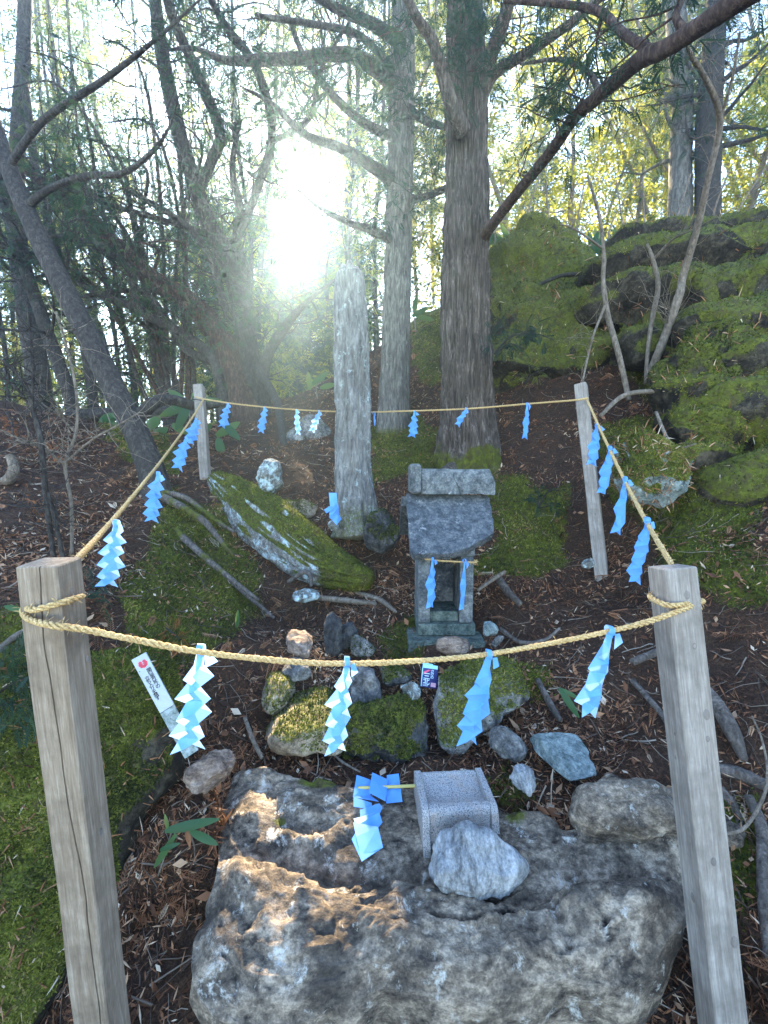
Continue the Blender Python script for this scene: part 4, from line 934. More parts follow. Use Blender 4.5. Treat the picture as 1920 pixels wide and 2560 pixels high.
def notice():
    S = lambda x, y: (300 + .1929 * x, 1600 + .1929 * y)
    TL, TR = S(142, 262), S(338, 160); BL, BR = S(835, 1500), S(985, 1400)
    d0, d1 = 1.42, 1.43
    a, b, c, d = [P(np.float64(q[0]), np.float64(q[1]), np.float64(dd)) for q, dd in ((TL, d0), (TR, d0 + .02), (BR, d1 + .02), (BL, d1))]
    uy = unit((a + b) / 2 - (c + d) / 2); ux = unit(b - a); ux = unit(ux - uy * (ux @ uy)); uz = np.cross(ux, uy)
    w = (np.linalg.norm(b - a) + np.linalg.norm(c - d)) / 2 * 1.08; Lg = np.linalg.norm((a + b) / 2 - (c + d) / 2) + 0.01
    top = (a + b) / 2; rt = empty('notice_board', (c + d) / 2, 'white plastic notice stake with a red seal and black lettering', 'sign')
    def plate(name, t0, t1, mat):
        g = Geo(); p = [top + ux * x * w / 2 - uy * t for x, t in ((-1, t0), (-1, t1), (1, t1), (1, t0))]; prism(p, -uz * 0.014, g); o = g.make(name, M[mat], False, rt); bevel_mesh(o, 0.0015, 2)
    plate('printed_plate', 0, Lg * 0.535, 'sign_white'); plate('stained_plate', Lg * 0.538, Lg, 'sign_stained')
    e = uz * 0.0008
    cc = top - uy * w * 0.62 + ux * w * 0.02
    # red flower seal: ring of petals
    g = Geo()
    for k in range(8):
        if k == 2: continue
        t = 2 * math.pi * k / 8; p0 = cc + (ux * math.cos(t) + uy * math.sin(t)) * w * 0.19; th = np.linspace(0, 2 * math.pi, 12, endpoint=False)
        prism([p0 + (ux * math.cos(q) + uy * math.sin(q)) * w * 0.115 + e for q in th], -uz * 0.0006, g)
    th = np.linspace(0, 2 * math.pi, 16, endpoint=False)
    prism([cc + (ux * math.cos(q) + uy * 0.5 * math.sin(q)) * w * 0.08 + e for q in th], -uz * 0.0006, g)
    g.make('red_seal', M['red_print'], False, rt)
    fs = w * 0.33
    text_obj('lettering', '\n'.join('関係者以外の'), top - uy * (w * 1.32) + ux * w * 0.17 + e, ux, uy, fs, M['ink'], rt, 0.8)
    text_obj('lettering', '\n'.join('立ち入りを禁ず'), top - uy * (w * 1.78) - ux * w * 0.17 + e, ux, uy, fs, M['ink'], rt, 0.8)
    th = np.linspace(0, 2 * math.pi, 10, endpoint=False); g = Geo(); c3 = top - uy * w * 1.0 - ux * w * 0.38
    prism([c3 + (ux * math.cos(q) + uy * math.sin(q)) * w * 0.035 + e for q in th], -uz * 0.0008, g); g.make('screw', M['ink'], False, rt)
notice()
def carton():
    S = lambda x, y: (980 + .12056 * x, 1600 + .12056 * y)
    d = 1.93
    q = [P(*[np.float64(v) for v in (*S(*p), dd)]) for p, dd in (((640,470), d+.02), ((970,545), d+.02), ((925,985), d-.01), ((590,965), d-.01))]
    tl, tr, br, bl = q; ux = unit((tr - tl) + (br - bl)); uy = unit((tl - bl) + (tr - br)); uy = unit(uy - ux * (uy @ ux)); uz = np.cross(ux, uy)
    w = np.linalg.norm(tr - tl) * 0.98; h = np.linalg.norm(tl - bl); O = bl
    rt = empty('drink_carton', O, 'small dark blue drink carton with white lettering and a pink flash', 'carton')
    f = lambda x, y, z=0.0: O + ux * x * w + uy * y * h + uz * z
    def pl(name, pts, mat, z=0.0006, t=0.0006):
        g = Geo(); prism([f(x, y, z) for x, y in pts], -uz * t, g); return g.make(name, M[mat], False, rt)
    o = pl('carton_body', [(0, 0), (1, 0), (1, 0.96), (0, 0.96)], 'carton_blue', 0, 0.03); bevel_mesh(o, 0.0015, 2)
    pl('top_flap', [(0, 0.965), (0.66, 0.965), (0.66, 1.0), (0, 1.0)], 'carton_cyan', 0, 0.028)
    pl('top_band', [(0.03, 0.80), (0.97, 0.80), (0.97, 0.95), (0.03, 0.95)], 'carton_cyan'); pl('side_band', [(0.01, 0.02), (0.06, 0.02), (0.06, 0.79), (0.01, 0.79)], 'carton_cyan')
    pl('pink_flash', [(0.08, 0.50), (0.08, 0.62), (0.40, 0.74), (0.56, 0.74)], 'carton_pink'); pl('seal', [(0.62, 0.05), (0.93, 0.05), (0.93, 0.22), (0.62, 0.22)], 'print_peach')
    text_obj('lettering', '三\n北', f(0.33, 0.36, 0.001), ux, uy, w * 0.42, M['print_white'], rt, 0.75)
    text_obj('lettering', 'さ\nけ\nの', f(0.66, 0.64, 0.001), ux, uy, w * 0.22, M['print_white'], rt, 0.8)
    text_obj('lettering', '日本酒', f(0.28, 0.05, 0.001), ux, uy, w * 0.11, M['print_white'], rt)
carton()

# ================================================================== trees and undergrowth
def sun_uv(p):
    a = unit(np.cross(np.array([0, 0, 1.0]), sdir)); b = np.cross(sdir, a); return p @ a, p @ b
LIT = [(840,1770,1.9,.09),(860,1830,1.9,.05),(810,1600,2.15,.09),(740,1610,2.15,.09),(700,1620,2.2,.07),(700,1690,2.0,.05),(820,1690,2.0,.06),(760,1790,1.88,.06),
 (600,2000,1,.07),(680,1950,1,.09),(770,1950,1,.09),(860,1965,1,.07),(640,2040,1,.08),(740,2050,1,.07),(620,2190,1,.09),(720,2200,1,.11),(830,2215,1,.11),(930,2240,1,.08),(640,2280,1,.1),(750,2300,1,.12),(870,2300,1,.12),(960,2290,1,.08),(700,2370,1,.11),(830,2390,1,.10),(930,2370,1,.09),(560,2330,1,.06),
 (660,2140,1,.05),(560,2250,1,.06),(800,2350,1,.1),(620,2420,1,.07),(1010,2330,1,.07),(880,2440,1,.06),(980,2250,1,.05),
 (450,1500,2.1,.06),(495,1720,.885,.06),(480,1800,.885,.06),(470,1860,.885,.05),(868,1680,.93,.04),(470,1690,1.7,.05),(1510,1640,1.015,.05),(1490,1710,1.015,.06),(1470,1760,1.015,.05),
 (300,1130,3.0,.14),(330,1180,2.9,.12),(180,1290,2.6,.14),(260,1250,2.7,.12),(400,1090,3.6,.12),(450,1040,4.2,.15),(790,1056,2.95,.05),(745,1060,2.97,.05),
 (655,1215,2.85,.05),(720,1290,2.7,.06),(750,1330,2.68,.05),(715,1235,2.9,.08),(800,1320,2.7,.06),(130,1400,.87,.05),(1720,735,3.0,.15),(1790,720,2.9,.15),(1640,960,3.1,.1),
 (915,2030,1.45,.025),(925,2075,1.4,.025),(895,1985,1.5,.02),(1500,1240,2.5,.08),(780,1740,1.8,.09),(700,1800,1.8,.06),(840,1700,1.9,.08),(720,1560,2.2,.1),(790,1570,2.2,.09),(640,1600,2.2,.06),(700,1730,1.9,.06),(450,1490,2.0,.07),(560,1180,3.2,.06),(700,1180,3.3,.1)]
LIT += [(x, 1655 - ((x - 850) / 850) ** 2 * 120, .84 + .2 * (x - 200) / 1500, .022) for x in range(330, 1640, 110)]
LIT += [(195 + 310 * t, 1395 - 390 * t, 1 / (1 / .93 + t * (1 / 3.1 - 1 / .93)), .03) for t in np.linspace(0.05, 0.75, 5)]
lit = np.array(LIT); lp = P(lit[:, 0], lit[:, 1], lit[:, 2])
_on = inpoly(lit[:, 0], lit[:, 1], SLAB); lp[_on] = ray_plane(lit[_on, 0], lit[_on, 1], SZ0 + 0.02, SSL, SY0); bpy.context.view_layer.update(); _dg = bpy.context.evaluated_depsgraph_get()
for q in range(len(lit)):                       # the surface each sunlit place lies on
    if lit[q, 2] > 1.06 or _on[q]:
        v = unit(FWD + RGT * (lit[q, 0] - 960) / FPX + UPV * (1280 - lit[q, 1]) / FPX)
        hit = SC.ray_cast(_dg, Vector(CAM + v * 0.3), Vector(v))
        if hit[0] and np.linalg.norm(np.array(hit[1]) - lp[q]) < 0.8: lp[q] = np.array(hit[1])
lu, lv = sun_uv(lp); lr = lit[:, 3] * np.where(_on, 1.2, 1.0)
def keep(p, ext):
    """gaps in the canopy: where the sun gets through"""
    u, v = sun_uv(p); k = np.ones(len(p), bool)
    for a, b, r in zip(lu, lv, lr): k &= (u - a) ** 2 + (v - b) ** 2 > (r * 0.8 + ext * 0.30) ** 2
    px, py, d = proj(p)
    k &= ~((d > 0) & (((px - SUN_PX[0]) / 32) ** 2 + ((py - SUN_PX[1] - 16) / 38) ** 2 < 1))
    return k
def blocks(p, rad):
    """how many of the sunlit places this path would put in shade"""
    u, v = sun_uv(p); q = (u[:, None] - lu) ** 2 + (v[:, None] - lv) ** 2 < (np.asarray(rad).reshape(-1, 1) + 0.015) ** 2
    q &= (p @ sdir)[:, None] > (lp @ sdir)[None] + 0.3
    px, py, _ = proj(p); glare = (((px - SUN_PX[0]) / 36) ** 2 + ((py - SUN_PX[1] - 18) / 44) ** 2 < 1).any()
    return int(q.any(0).sum()) + 3 * int(glare)
def frond_template(kind):
    """flat spray of leaflets (triangles) along +x, unit length"""
    T = []
    if kind == 'cypress':
        for i in range(7):
            x = 0.12 + 0.12 * i; L = 0.34 * (1 - 0.55 * i / 7)
            for s in (-1, 1):
                a = s * (0.75 - 0.03 * i); dx, dy = math.cos(a), math.sin(a); w = 0.045
                T.append([(x - 0.02, 0, 0), (x + dx * L * .55 - dy * w * 1.3 * s, dy * L * .55 + dx * w * 1.3 * s, -0.02), (x + dx * L, dy * L, -0.10)])
        T.append([(0, -0.012, 0), (0.99, 0, -0.14), (0, 0.012, 0)])
    else:
        for i in range(5):
            x = 0.1 + 0.2 * i; s = 1 if i % 2 else -1; a = s * 0.8; L = 0.46; w = 0.085
            dx, dy = math.cos(a), math.sin(a); m = (x + dx * L * .5, dy * L * .5, 0.03)
            T.append([(x, 0, 0), (m[0] - dy * w, m[1] + dx * w, 0.0), (x + dx * L, dy * L, -0.06)])
            T.append([(x, 0, 0), (x + dx * L, dy * L, -0.06), (m[0] + dy * w, m[1] - dx * w, 0.02)])
        T.append([(0, -0.012, 0), (0.9, 0, -0.06), (0, 0.012, 0)])
    return np.array(T)
FT = {k: frond_template(k) for k in ('cypress', 'broad')}
def sprays(name, p, dirs, size, kind, mat, parent, rng, bright=0.45, cull=True, droop=0.35):
    p = np.asarray(p); dirs = np.asarray(dirs); size = np.broadcast_to(np.asarray(size, float), len(p))
    if cull:
        k = keep(p + unit(dirs) * size[:, None] * 0.4, size); p, dirs, size = p[k], dirs[k], size[k]
    n = len(p); 
    if n == 0: return None
    T = FT[kind]; x = unit(dirs + np.array([0, 0, -droop]) + 0.35 * rng.normal(size=(n, 3))); up = unit(np.array([0, 0, 1.0]) + 0.7 * rng.normal(size=(n, 3)))
    y = unit(np.cross(up, x)); z = np.cross(x, y); s = size * (0.7 + 0.6 * rng.random(n))
    t = T.reshape(-1, 3)
    V = p[:, None] + s[:, None, None] * (t[None, :, :1] * x[:, None] + t[None, :, 1:2] * y[:, None] + t[None, :, 2:] * z[:, None])
    F = np.arange(n * len(t), dtype=np.int32).reshape(-1, 3)
    va = np.clip(bright + 0.22 * fbm(p * 1.3, 3, 40) + rng.normal(0, 0.14, n), 0, 1)
    o = mesh(name, V.reshape(-1, 3), F, M[mat], False, parent, {'var': np.repeat(va, len(t))}); return tag(o, kind='stuff')
def rand_path(a, dirn, L, n, rng, wob=0.12, up=0.0):
    p = [np.array(a, float)]; d = unit(np.array(dirn, float)); st = L / (n - 1)
    for i in range(n - 1):
        d = unit(d + wob * rng.normal(size=3) + np.array([0, 0, up])); p.append(p[-1] + d * st)
    return np.array(p)
def limb_tube(pts, r0, r1, sides=6, rng=None):
    return tube(pts, np.linspace(r0, r1, len(pts)), sides)
def barky(seed, amp=0.09, fr=7, vz=2.2, fine=0.04):
    def f(th, l):
        q = np.stack([np.cos(th) * fr, np.sin(th) * fr, l * vz + seed], -1)
        q2 = np.stack([np.cos(th) * fr * 2.7, np.sin(th) * fr * 2.7, l * vz * 1.8 + seed], -1)
        return 1 + amp * (0.5 - np.abs(fbm(q, 3, seed))) * 1.2 + fine * fbm(q2, 2, seed + 3) + 0.05 * noise3(np.stack([np.cos(th), np.sin(th), l * 1.3], -1), seed)
    return f
def trunk_part(parent, name, rows, n, mat, sides=40, seed=0, amp=0.09, fr=7, flare=0, moss=None, fine=0.04):
    p, r = px_path(rows, n); bf = barky(seed, amp, fr, 2.2, fine)
    def f(th, l):
        q = bf(th, l)
        if mat == 'bark_snag' and name == 'trunk': q = q * (1 + 0.14 * fbm(np.stack([np.cos(th) * 1.2, np.sin(th) * 1.2, l * 2.3], -1), 3, 77)) * (1 - 0.22 * np.exp(-((th - 4.4) / 0.25) ** 2) * sstep(0.3, 0.5, l) * sstep(1.5, 1.1, l))
        if flare: q = q * (1 + flare * np.exp(-l / 0.16) * (0.6 + 0.5 * np.cos(th * 5 + seed) + 0.25 * np.cos(th * 8)))
        return q
    V, F = tube(p, r, sides, True, f); at = None
    if moss is not None: at = {'moss': moss(V)}
    return mesh(name, V, F, M[mat], True, parent, at), p, r
def limb_sprays(p, rng, n, spread, start=0.25):
    """spray anchors and directions along a limb"""
    i = (start + (1 - start) * rng.random(n)) * (len(p) - 1); k = np.minimum(i.astype(int), len(p) - 2); u = (i - k)[:, None]
    c = p[k] * (1 - u) + p[k + 1] * u; t = unit(p[k + 1] - p[k]); o = rng.normal(size=(n, 3)) * spread
    return c + o, unit(o + t * 0.4 * spread + 1e-6)
def dead_sprigs(n, rng):
    p, nn = surf_points(GV, GFn, n, lambda c, Fq: (1.05 - 0.7 * gm[Fq].mean(1)) * (0.4 + sstep(-0.1, 0.5, fbm(c * 1.1, 3, 88))) / np.maximum(np.linalg.norm(c - CAM, axis=1), 0.9) ** 1.6, rng)
    x = unit(np.cross(nn, rng.normal(size=(n, 3)))); z = unit(nn + 0.45 * rng.normal(size=(n, 3))); y = unit(np.cross(z, x)); z = np.cross(x, y)
    s = (0.025 + 0.06 * rng.random(n) ** 2) * (0.6 + 0.25 * np.linalg.norm(p - CAM, axis=1)); t = FT['cypress'].reshape(-1, 3) * np.array([1, 0.8, 1])
    V = (p + nn * 0.008)[:, None] + s[:, None, None] * (t[None, :, :1] * x[:, None] + t[None, :, 1:2] * y[:, None] + (t[None, :, 2:] + 0.08) * z[:, None])
    va = np.clip(rng.normal(0.5, 0.22, n), 0, 1)
    tag(mesh('dead_sprig_litter', V.reshape(-1, 3), np.arange(n * len(t), dtype=np.int32).reshape(-1, 3), M['litter'], False, None, {'var': np.repeat(va, len(t))}), kind='stuff')
dead_sprigs(5000, np.random.default_rng(91))
def main_cedar():
    rng = np.random.default_rng(61)
    rt = empty('cedar_tree', P(np.float64(1168), np.float64(1170), np.float64(3.4)), 'tallest cedar with thick furrowed trunk rising behind the shrine', 'tree')
    mossf = lambda V: np.clip(sstep(1.85, 1.5, V[:, 2] + 0.15 * fbm(V * 6, 3, 2)) * 0.7, 0, 1)
    trunk_part(rt, 'trunk', [(1175,1215,3.38,86),(1172,1150,3.38,76),(1168,1050,3.38,62),(1166,900,3.38,56),(1165,700,3.38,53),(1166,500,3.38,50),(1166,300,3.38,47),(1166,150,3.38,43),(1162,-60,3.38,38),(1160,-400,3.38,30)], 260, 'bark_cedar', 140, 5, 0.22, 9, 0.16, mossf, 0.07)
    for q, rows in enumerate([[(1140,1170,3.25,22),(1110,1185,3.1,16),(1085,1200,3.0,9)],[(1220,1160,3.3,22),(1245,1190,3.2,14),(1262,1220,3.1,7)],[(1230,1130,3.4,24),(1262,1150,3.4,12),(1285,1170,3.4,6)]]):
        trunk_part(rt, 'root', rows, 22, 'bark_cedar', 16, 70 + q)
    limbs = [
     [(1205,595,3.3,18),(1232,560,3.2,13),(1290,485,3.0,12),(1380,375,2.75,13),(1440,290,2.55,15),(1500,238,2.4,16),(1600,150,2.15,19),(1680,112,2.0,20),(1850,0,1.75,23),(2050,-110,1.55,23)],
     [(1205,235,3.35,16),(1240,180,3.3,13),(1330,125,3.2,11),(1430,55,3.1,10),(1540,-40,3.0,8)],
     [(1160,335,3.22,20),(1130,265,3.15,17),(1108,190,3.1,15),(1082,105,3.05,13),(1040,40,3.0,11),(990,-60,2.95,9)],
     [(1200,215,3.3,15),(1230,130,3.2,16),(1260,50,3.1,15),(1290,-60,3.0,13)],
     [(1640,135,2.07,12),(1560,85,2.2,10),(1500,30,2.3,9),(1400,10,2.4,7),(1260,2,2.5,5)],
     [(1720,85,1.95,10),(1690,40,2.0,8),(1720,-30,2.0,6)],
     [(1500,235,2.4,8),(1470,180,2.5,6),(1400,150,2.6,5),(1300,160,2.7,3)]]
    for q, rows in enumerate(limbs):
        trunk_part(rt, 'limb', rows, 60, 'bark_red' if q in (0, 4, 5) else 'bark_cedar', 18, 80 + q, 0.12, 4)
    # twigs on the long limb
    g = Geo(); pts = []; drs = []
    for rows in limbs:
        p, r = px_path(rows, 40)
        for k in range(9):
            i = rng.integers(8, 39); q = rand_path(p[i], rng.normal(size=3) + np.array([0, 0.2, 0.1]), 0.35 + 0.5 * rng.random(), 8, rng, 0.25)
            V, F = tube(q, np.linspace(0.006, 0.002, 8), 5); g.add(V, F)
            a, b = limb_sprays(q, rng, 14, 0.05); pts.append(a); drs.append(b)
    tag(g.make('twigwork', M['bark_red'], True, rt), kind='stuff')
    # dense foliage round the upper trunk
    a = np.stack([rng.normal(1175, 45, 420), rng.normal(60, 90, 420)], 1); d = rng.normal(3.15, 0.12, 420)
    pts.append(P(a[:, 0], a[:, 1], d)); drs.append(rng.normal(size=(420, 3)))
    sprays('foliage', np.vstack(pts), np.vstack(drs), 0.12, 'cypress', 'leaf_cypress', rt, rng, 0.28)
main_cedar()
def mid_cedar():
    rng = np.random.default_rng(62)
    rt = empty('cedar_tree', P(np.float64(985), np.float64(1088), np.float64(4.15)), 'straight grey cedar standing between the dead trunk and the tallest cedar', 'tree')
    trunk_part(rt, 'trunk', [(978,1130,4.15,46),(984,1060,4.15,40),(988,900,4.15,35),(994,700,4.15,33),(1000,500,4.15,31),(1004,300,4.15,30),(1006,100,4.15,28),(1010,-250,4.15,22)], 180, 'bark_mid', 80, 8, 0.11, 6, 0.12, lambda V: np.clip(sstep(2.2, 1.9, V[:, 2]) * 0.5, 0, 1))
    limbs = [
     [(990,215,4.1,18),(930,165,4.0,17),(860,135,3.9,15),(760,145,3.8,13),(650,150,3.7,12),(560,150,3.6,8),(480,120,3.5,5),(400,130,3.4,2)],
     [(985,455,4.1,15),(920,410,4.0,13),(850,370,3.9,11),(760,335,3.8,9),(680,260,3.7,6),(600,215,3.6,2)],
     [(985,345,4.1,12),(900,300,4.0,10),(820,225,3.9,9),(760,140,3.8,7),(720,40,3.7,6)],
     [(985,605,4.1,13),(930,575,4.0,11),(880,560,3.9,8),(800,520,3.8,5),(740,470,3.7,2)],
     [(1022,500,4.1,9),(1070,490,4.0,8),(1120,468,3.9,7)],
     [(1000,105,4.1,16),(930,60,3.9,13),(840,20,3.7,10),(740,-40,3.5,8)],
     [(1010,260,4.1,10),(1060,300,4.0,9),(1120,320,3.9,7)],
     [(985,180,4.1,9),(900,90,3.7,8),(780,60,3.4,7),(640,40,3.2,6)]]
    g = Geo(); pts = []; drs = []
    for q, rows in enumerate(limbs):
        _, p, r = trunk_part(rt, 'limb', rows, 40, 'bark_dark', 14, 120 + q, 0.1, 4)
        for k in range(11):
            i = rng.integers(6, 39); qq = rand_path(p[i], rng.normal(size=3) + np.array([-.3, -0.2, 0.0]), 0.4 + 0.5 * rng.random(), 8, rng, 0.25)
            V, F = tube(qq, np.linspace(0.006, 0.002, 8), 5); g.add(V, F)
            a, b = limb_sprays(qq, rng, 17, 0.06); pts.append(a); drs.append(b)
    tag(g.make('twigwork', M['bark_dark'], True, rt), kind='stuff')
    a = np.stack([rng.normal(960, 70, 420), rng.normal(110, 80, 420)], 1); pts.append(P(a[:, 0], a[:, 1], rng.normal(3.7, 0.2, 420))); drs.append(rng.normal(size=(420, 3)))
    sprays('foliage', np.vstack(pts), np.vstack(drs), 0.13, 'cypress', 'leaf_cypress', rt, rng, 0.25)
mid_cedar()
def snag():
    rt = empty('dead_tree', P(np.float64(888), np.float64(1295), np.float64(2.72)), 'dead grey trunk with a broken top and pale lichen, left of the shrine', 'tree')
    o, p, r = trunk_part(rt, 'trunk', [(896,1335,2.72,58),(889,1275,2.72,47),(881,1150,2.72,42),(880,1000,2.72,42),(877,850,2.72,40),(875,770,2.72,38),(874,720,2.72,36),(873,690,2.72,33)], 170, 'bark_snag', 90, 14, 0.24, 6, 0.08, lambda V: np.clip(sstep(1.5, 1.2, V[:, 2]) * 0.35, 0, 1), 0.03)
    for q, (x, t) in enumerate(((858,662),(874,652),(890,668))):
        trunk_part(rt, 'splinter', [(x, 720, 2.72, 19), (x, 690, 2.72, 17), (x, t, 2.72, 6)], 14, 'bark_snag', 10, 33 + q)
snag()
def leaning():
    rng = np.random.default_rng(63)
    rt = empty('leaning_tree', P(np.float64(385), np.float64(1210), np.float64(2.95)), 'smooth dark tree leaning to the left over the left rope', 'tree')
    trunk_part(rt, 'trunk', [(392,1290,2.85,42),(386,1200,2.9,33),(345,1090,2.95,29),(280,960,3.0,27),(215,830,3.05,26),(150,700,3.1,24),(85,570,3.15,22),(30,440,3.2,20),(-20,300,3.25,18),(-90,60,3.3,20),(-150,-200,3.35,16),(-190,-520,3.4,10),(-210,-800,3.4,4)], 150, 'bark_dark', 40, 15, 0.05, 4, 0.1)
    for q, rows in enumerate([[(a_ + 7 * math.sin(b_ * .09 + a_), b_, c_, e_ * 0.75) for a_, b_, c_, e_ in rw] for rw in [[(395,1235,2.85,14),(440,1262,2.75,12),(500,1300,2.65,10),(545,1340,2.6,8),(590,1390,2.55,5)],[(400,1230,2.85,10),(470,1245,2.8,9),(530,1290,2.75,8),(580,1330,2.7,5)],[(360,1240,2.85,16),(300,1290,2.75,12),(250,1310,2.7,7)],[(410,1290,2.75,14),(480,1360,2.55,11),(560,1430,2.4,9),(640,1500,2.3,5)],[(420,1300,2.75,10),(520,1390,2.6,10),(600,1470,2.45,9),(680,1545,2.3,5)],[(380,1290,2.8,20),(370,1350,2.7,14),(400,1400,2.6,6)]]]):
        trunk_part(rt, 'root', rows, 36, 'root', 12, 150 + q, 0.14, 3, 0, lambda V: np.clip(0.25 + 0.5 * fbm(V * 5, 3, 8), 0, 1))
    limbs = [[(330,1065,2.98,16),(380,1010,3.0,15),(430,1000,3.1,13),(490,1015,3.2,11),(560,1010,3.3,7)],[(60,520,3.15,10),(130,470,3.1,8),(220,440,3.0,8),(310,432,2.9,7),(390,370,2.8,5),(430,300,2.7,2),(450,230,2.6,1)],[(20,420,3.2,9),(110,300,3.0,8),(260,200,2.8,7),(400,90,2.6,4),(520,-20,2.5,2)]]
    g = Geo(); pts = []; drs = []
    for q, rows in enumerate(limbs):
        _, p, r = trunk_part(rt, 'limb', rows, 40, 'bark_dark', 10, 160 + q, 0.06, 3)
        for k in range(9 if q else 3):
            i = rng.integers(10, 39); qq = rand_path(p[i], rng.normal(size=3) + np.array([0, 0, 0.2]), 0.4 + 0.5 * rng.random(), 8, rng, 0.22)
            V, F = tube(qq, np.linspace(0.005, 0.0015, 8), 5); g.add(V, F)
            if q: a, b = limb_sprays(qq, rng, 12, 0.06); pts.append(a); drs.append(b)
    tag(g.make('twigwork', M['bark_dark'], True, rt), kind='stuff')
    sprays('foliage', np.vstack(pts), np.vstack(drs), 0.12, 'cypress', 'leaf_cypress', rt, rng, 0.3)
leaning()
def many_stems():
    rng = np.random.default_rng(64)
    rt = empty('forked_tree', P(np.float64(620), np.float64(1060), np.float64(4.7)), 'spreading tree of many dark curved stems behind the far left post', 'tree')
    stems = [
     [(622,1080,4.7,50),(605,1000,4.7,44),(580,920,4.7,40),(540,830,4.65,36),(470,755,4.6,32),(370,690,4.5,26),(280,605,4.4,22),(190,520,4.3,18),(60,420,4.2,14)],
     [(640,1075,4.8,46),(640,980,4.8,40),(618,880,4.8,34),(605,760,4.8,32),(565,640,4.75,28),(520,560,4.7,24),(480,440,4.6,22),(440,300,4.4,20),(400,100,4.2,18),(380,-80,4.0,15)],
     [(560,1060,4.6,22),(552,960,4.6,22),(520,885,4.55,20),(440,825,4.5,18),(345,770,4.4,17),(330,690,4.3,15),(290,640,4.25,15),(230,610,4.2,13),(140,590,4.1,9),(40,600,4.0,6)],
     [(345,770,4.4,15),(270,745,4.35,13),(180,700,4.3,10),(60,640,4.2,7)],
     [(640,1040,4.75,30),(665,900,4.75,22),(715,815,4.7,18),(752,770,4.65,12),(790,735,4.6,8),(850,690,4.5,4)],
     [(600,760,4.8,26),(612,680,4.8,22),(590,610,4.8,17),(600,520,4.75,14),(580,420,4.7,11),(600,300,4.6,8)],
     [(640,1020,4.7,22),(600,830,4.6,18),(560,760,4.6,16),(530,650,4.5,14),(460,560,4.4,12),(330,480,4.2,9)],
     [(488,500,4.66,16),(530,400,4.5,18),(550,330,4.4,19),(500,200,4.1,20),(430,40,3.8,17),(405,-60,3.6,16)],
     [(592,605,4.76,12),(640,480,4.6,15),(680,330,4.4,16),(640,170,4.1,16),(560,60,3.9,14),(500,-60,3.7,12)],
     [(668,360,4.44,10),(770,300,4.2,9),(800,180,4.0,7),(870,60,3.8,5)],
     [(530,590,4.7,12),(440,560,4.5,11),(300,520,4.3,9),(150,470,4.1,7),(20,480,4.0,5)],
     [(580,920,4.7,18),(520,900,4.6,17),(460,870,4.6,13),(420,800,4.5,11),(350,730,4.4,9),(200,740,4.3,7)],
     [(630,900,4.8,14),(690,1000,4.4,14),(710,1110,3.9,13),(722,1160,3.5,12)]]
    stems = [[(a, b, c, r * (0.86 if k < 2 else 0.66)) for a, b, c, r in rows] for k, rows in enumerate(stems)]
    g = Geo(); pts = []; drs = []
    for q, rows in enumerate(stems):
        _, p, r = trunk_part(rt, 'stem', rows, 60, 'bark_red' if q == 0 else 'bark_dark', 16, 180 + q, 0.10, 3)
        if q == 12: continue
        for k in range(30):
            i = rng.integers(14, 59); qq = rand_path(p[i], rng.normal(size=3) + np.array([-0.2, 0, 0.55]), 0.5 + 0.9 * rng.random(), 9, rng, 0.22, 0.02)
            if blocks(qq, 0.03): continue
            V, F = tube(qq, np.linspace(0.012, 0.002, 9), 5); g.add(V, F)
            for kk in range(2):
                q2 = rand_path(qq[rng.integers(3, 8)], rng.normal(size=3), 0.3 + 0.3 * rng.random(), 6, rng, 0.25); V, F = tube(q2, np.linspace(0.004, 0.0015, 6), 4); g.add(V, F)
                a, b = limb_sprays(q2, rng, 5, 0.06); pts.append(a); drs.append(b)
            a, b = limb_sprays(qq, rng, 7, 0.09, 0.45); pts.append(a); drs.append(b)
    tag(g.make('twigwork', M['bark_dark'], True, rt), kind='stuff')
    pts = np.vstack(pts); drs = np.vstack(drs)
    sprays('foliage', pts, drs, 0.13, 'cypress', 'leaf_cypress', rt, rng, 0.4)
many_stems()
def arching_tree():
    rng = np.random.default_rng(66)
    rt = empty('arching_tree', P(np.float64(455), np.float64(1085), np.float64(5.0)), 'tangle of thin bare arching stems between the leaning tree and the forked tree', 'tree')
    g = Geo()
    for q in range(13):
        x0 = 455 + rng.normal(0, 22); tx = rng.uniform(-60, 620); ty = rng.uniform(120, 760); sg = rng.uniform(-60, 60); r = rng.uniform(5.5, 10)
        rows = [(x0, 1090, 5.0, r), (x0 * .8 + tx * .2 + sg, 930, 4.9, r * .9), (x0 * .5 + tx * .5 + sg, 930 * .45 + ty * .55 - 40, 4.6, r * .7), (tx * .85 + x0 * .15, ty + 40, 4.3, r * .5), (tx - 90, ty - rng.uniform(-60, 60), 4.1, r * .2)]
        _, p, _r = trunk_part(rt, 'stem', rows, 44, 'bark_dark' if q % 3 else 'bark_red', 9, 900 + q, 0.08, 2)
        for k in range(15):
            i = rng.integers(10, 43); qq = rand_path(p[i], rng.normal(size=3) + np.array([-.2, 0, .3]), 0.4 + 0.7 * rng.random(), 8, rng, 0.24)
            if blocks(qq, 0.02): continue
            V, F = tube(qq, np.linspace(0.006, 0.0015, 8), 4, False); g.add(V, F)
    tag(g.make('twigwork', M['bark_dark'], True, rt), kind='stuff')
arching_tree()
